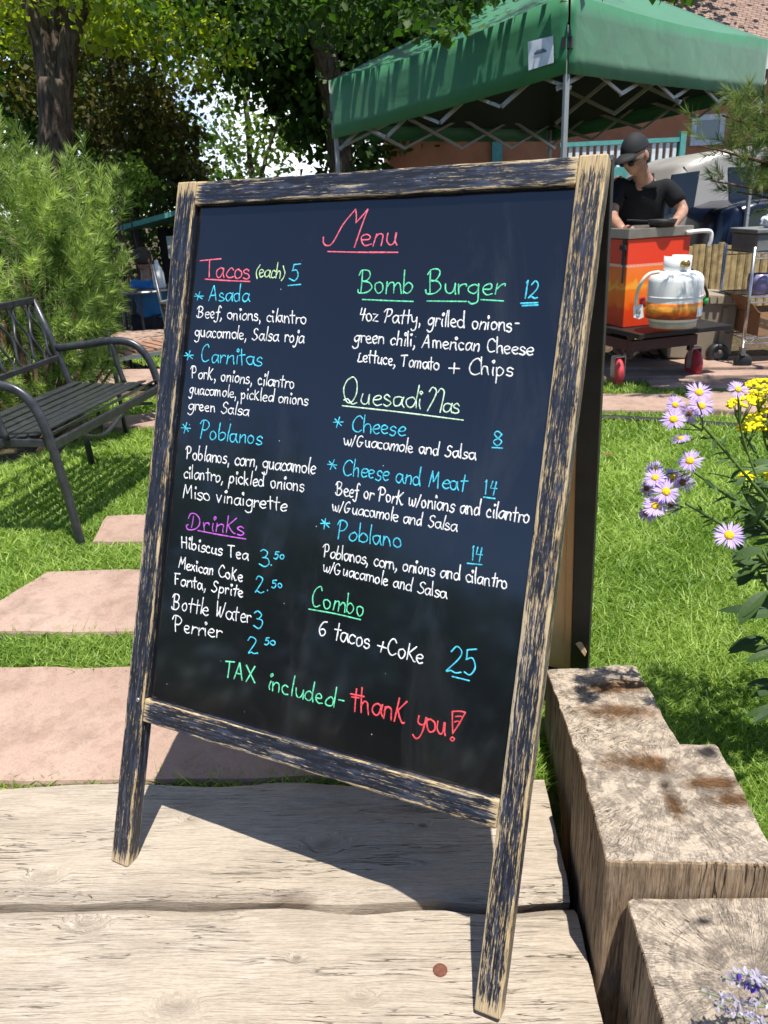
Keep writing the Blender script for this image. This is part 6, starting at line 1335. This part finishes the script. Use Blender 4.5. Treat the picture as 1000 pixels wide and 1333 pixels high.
for pa in paths:
    for i in range(5, len(pa) - 2, 2):
        for r_ in range(2):
            k = i / len(pa); lance(mb, pa[i], Vector((rnd.gauss(0, .8), rnd.gauss(0, .8), rnd.uniform(-.5, .5))) - RH * .3, rnd.uniform(.03, .05) * (1.5 - k), .0065 * (1.5 - k), (rnd.gauss(0, .3), rnd.gauss(0, .3), 1), .5)
stm2 = []
for (px, py, dx, dz, L) in ((1000, 690, -1, .1, .07), (985, 715, -1, -.3, .06), (1010, 740, -1, .25, .10), (990, 770, -.8, -.5, .07), (975, 735, -.6, -.8, .05), (1005, 800, -1, .1, .09), (985, 830, -.9, -.3, .07), (1010, 850, -1, -.1, .08), (1015, 890, -1, .2, .08), (1000, 640, -.7, .6, .06), (990, 655, -.5, -.9, .06), (1010, 610, -.8, .2, .06), (1020, 920, -1, .1, .09), (1015, 770, -1, -.35, .10)):
    lb_ = A(px + 8, py, AD + rnd.uniform(-.03, .12)); stm2.append(cr([root, root.lerp(lb_, .6) + RH * .03, lb_], 6))
    for r_ in range(2):
        lance(mb, lb_, RH * dx + Vector((0, 0, dz + rnd.uniform(-.2, .2))) + FW * rnd.uniform(-.5, .5), L * rnd.uniform(.8, 1.15), .011, (-FW * .5 + Vector((rnd.gauss(0, .3), 0, 1))), .6)
for i in range(46):
    pa = paths[i % 3]; p = pa[rnd.randrange(2, len(pa) // 2)].copy(); lance(mb, p, Vector((rnd.gauss(0, 1), rnd.gauss(0, 1), rnd.uniform(-.2, .6))), rnd.uniform(.06, .11), .012, (0, 0, 1), .6)
mb.build('leaves', M_leafd, aster)
mb = MB()
for q in stm2: mb.tube(q, .0022, 6)
mb.build('side_stem', M_stem, aster, smooth=True)
# yarrow
M_yar = mat('yellow_yarrow', (0.78, 0.66, 0.012), .8, 0, .2, 200, .5, .2)
yroot = vw(pr(1120, 900, 1.6)[0], 1.62, -.04); yar = thing('yarrow_plant', 'yellow yarrow with flat flower heads at the right edge above the asters', 'flower', yroot); sm = MB()
for (px, py, D, rx) in ((992, 503, 1.42, .026), (968, 523, 1.40, .022), (1000, 520, 1.45, .024), (1004, 540, 1.42, .035), (975, 556, 1.40, .018), (1004, 556, 1.43, .02), (976, 620, 1.38, .015), (1000, 620, 1.40, .014), (1030, 500, 1.5, .035), (1035, 560, 1.48, .035)):
    c = A(px, py, D); mb = MB(); tilt = Vector((rnd.gauss(0, .15), rnd.gauss(0, .15), 1)) - RH * .25; q = Vector((0, 0, 1)).rotation_difference(tilt.normalized())
    rx *= 1.25
    for k in range(int(2000 * rx)):
        r_ = rx * math.sqrt(rnd.random()); a_ = rnd.uniform(0, 6.283); mb.ball(c + q @ Vector((r_ * math.cos(a_), r_ * math.sin(a_), .25 * rx * (1 - (r_ / rx) ** 2) + rnd.uniform(-.0015, .0015))), (.0046, .0046, .003), 6, 4)
    mb.build('flower_head', M_yar, yar, smooth=True)
    base_ = c + Vector((0, 0, -.045)); sm.tube(cr([yroot + Vector((rnd.gauss(0, .04), rnd.gauss(0, .04), 0)), yroot.lerp(base_, .6) + RH * .03, base_, c + Vector((0, 0, -.02))], 6), .0022, 6)
    for k in range(7): a_ = k * .9; sm.tube([base_, c + q @ Vector((rx * .7 * math.cos(a_), rx * .7 * math.sin(a_), 0))], .0009, 4)
sm.build('stem', M_stem, yar, smooth=True)
mb = MB()
for i in range(60):
    p = yroot.lerp(A(985, 560, 1.42), rnd.uniform(.25, .92)) + Vector((rnd.gauss(0, .03), rnd.gauss(0, .03), rnd.gauss(0, .03))); lance(mb, p, Vector((rnd.gauss(0, 1), rnd.gauss(0, 1), rnd.uniform(-.1, .8))) - RH * .4, rnd.uniform(.04, .08), .005, (0, 0, 1), .4)
mb.build('leaves', M_leafd, yar)
# lavender
M_lav = leafmat('lavender_bud', (0.24, 0.21, 0.30), (0.56, 0.53, 0.62), .2, (1.1, 1, 1.2)); M_lavs = leafmat('grey_green_stem', (0.16, 0.19, 0.10), (0.28, 0.31, 0.18), .1)
lroot = vw(pr(1250, 1420, .72)[0], .70, .0); lav = thing('lavender_plant', 'lavender sprigs with small violet buds over the nearest timber post, bottom right', 'flower', lroot); sm = MB()
for i, (px, py, ex_, ey_) in enumerate(((912, 1290, 985, 1310), (940, 1272, 1010, 1290), (955, 1266, 1030, 1278), (930, 1308, 1000, 1330), (975, 1268, 1040, 1300), (985, 1300, 1050, 1330), (960, 1322, 1040, 1350), (1000, 1275, 1060, 1310))):
    D = .62 + .01 * (i % 3); tip = A(px, py, D); e = A(ex_, ey_, D + .02); sm.tube(cr([lroot, lroot.lerp(e, .6) + Vector((0, 0, .05)), e, tip], 6), .0014, 5); mb = MB()
    for k in range(38):
        f_ = rnd.random() ** .8; p = tip.lerp(e, f_ * .9); d = Vector((rnd.gauss(0, 1), rnd.gauss(0, 1), rnd.gauss(0.2, 1))) + (tip - e).normalized() * .8; lance(mb, p, d, rnd.uniform(.006, .011), .0022, (rnd.gauss(0, 1), rnd.gauss(0, 1), 1), .5)
    fs_ = mb.build('flower_spike', M_lav, lav)
    if i in (1, 5):
        mb = MB()
        for k in range(9): p = tip.lerp(e, rnd.uniform(.3, .7)); lance(mb, p, Vector((rnd.gauss(0, 1), rnd.gauss(0, 1), rnd.gauss(.3, 1))), .010, .004, (rnd.gauss(0, 1), 0, 1), .3)
        mb.build('violet_petals', mat('violet', (.10, .04, .38), .6), fs_)
sm.build('stem', M_lavs, lav, smooth=True)

# ------------------------------------------------------------------ small litter
M_twig = mat('dry_twig', (0.22, 0.15, 0.085), .9); M_dry = mat('dry_leaf_brown', (0.16, 0.075, 0.03), .85)
for (px, py, L, a_, lb) in ((207, 1161, .026, .15, 'short dry twig lying in the joint between the timber steps'), (112, 1163, .018, -.6, 'tiny dry twig in the joint, left of the longer twig')):
    p = G(px, py, -.004); mb = MB(); d = TX * math.cos(a_) + TY * math.sin(a_); mb.tube([p - d * L, p + Vector((0, 0, .002)), p + d * L + Vector((0, 0, .003))], [.0012, .0018, .001], 6); tag(mb.build('twig', M_twig, smooth=True), lb, 'twig')
mb = MB(); p = G(786, 592, 0.0); lance(mb, p, RH * .9 + Vector((0, 0, .25)), .05, .014, (0, 0, 1), .8); tag(mb.build('dry_leaf', M_dry), 'single curled brown leaf on the lawn right of the board', 'leaf')
x_, z_ = 0.0, 0.0
k_ = (0.16 - bb.z) / (bt.z - bb.z); q_ = bb.lerp(bt, k_); p = Vector((q_.x + .762, q_.y - .002, .16)); mb = MB(); mb.prism([p + Vector((-.012, 0, .01)), p + Vector((.0, 0, .022)), p + Vector((.015, -.002, -.006)), p + Vector((.012, -.002, -.018))], (0, -.004, .001)); mb.build('split_chip', M_bare2, sign)
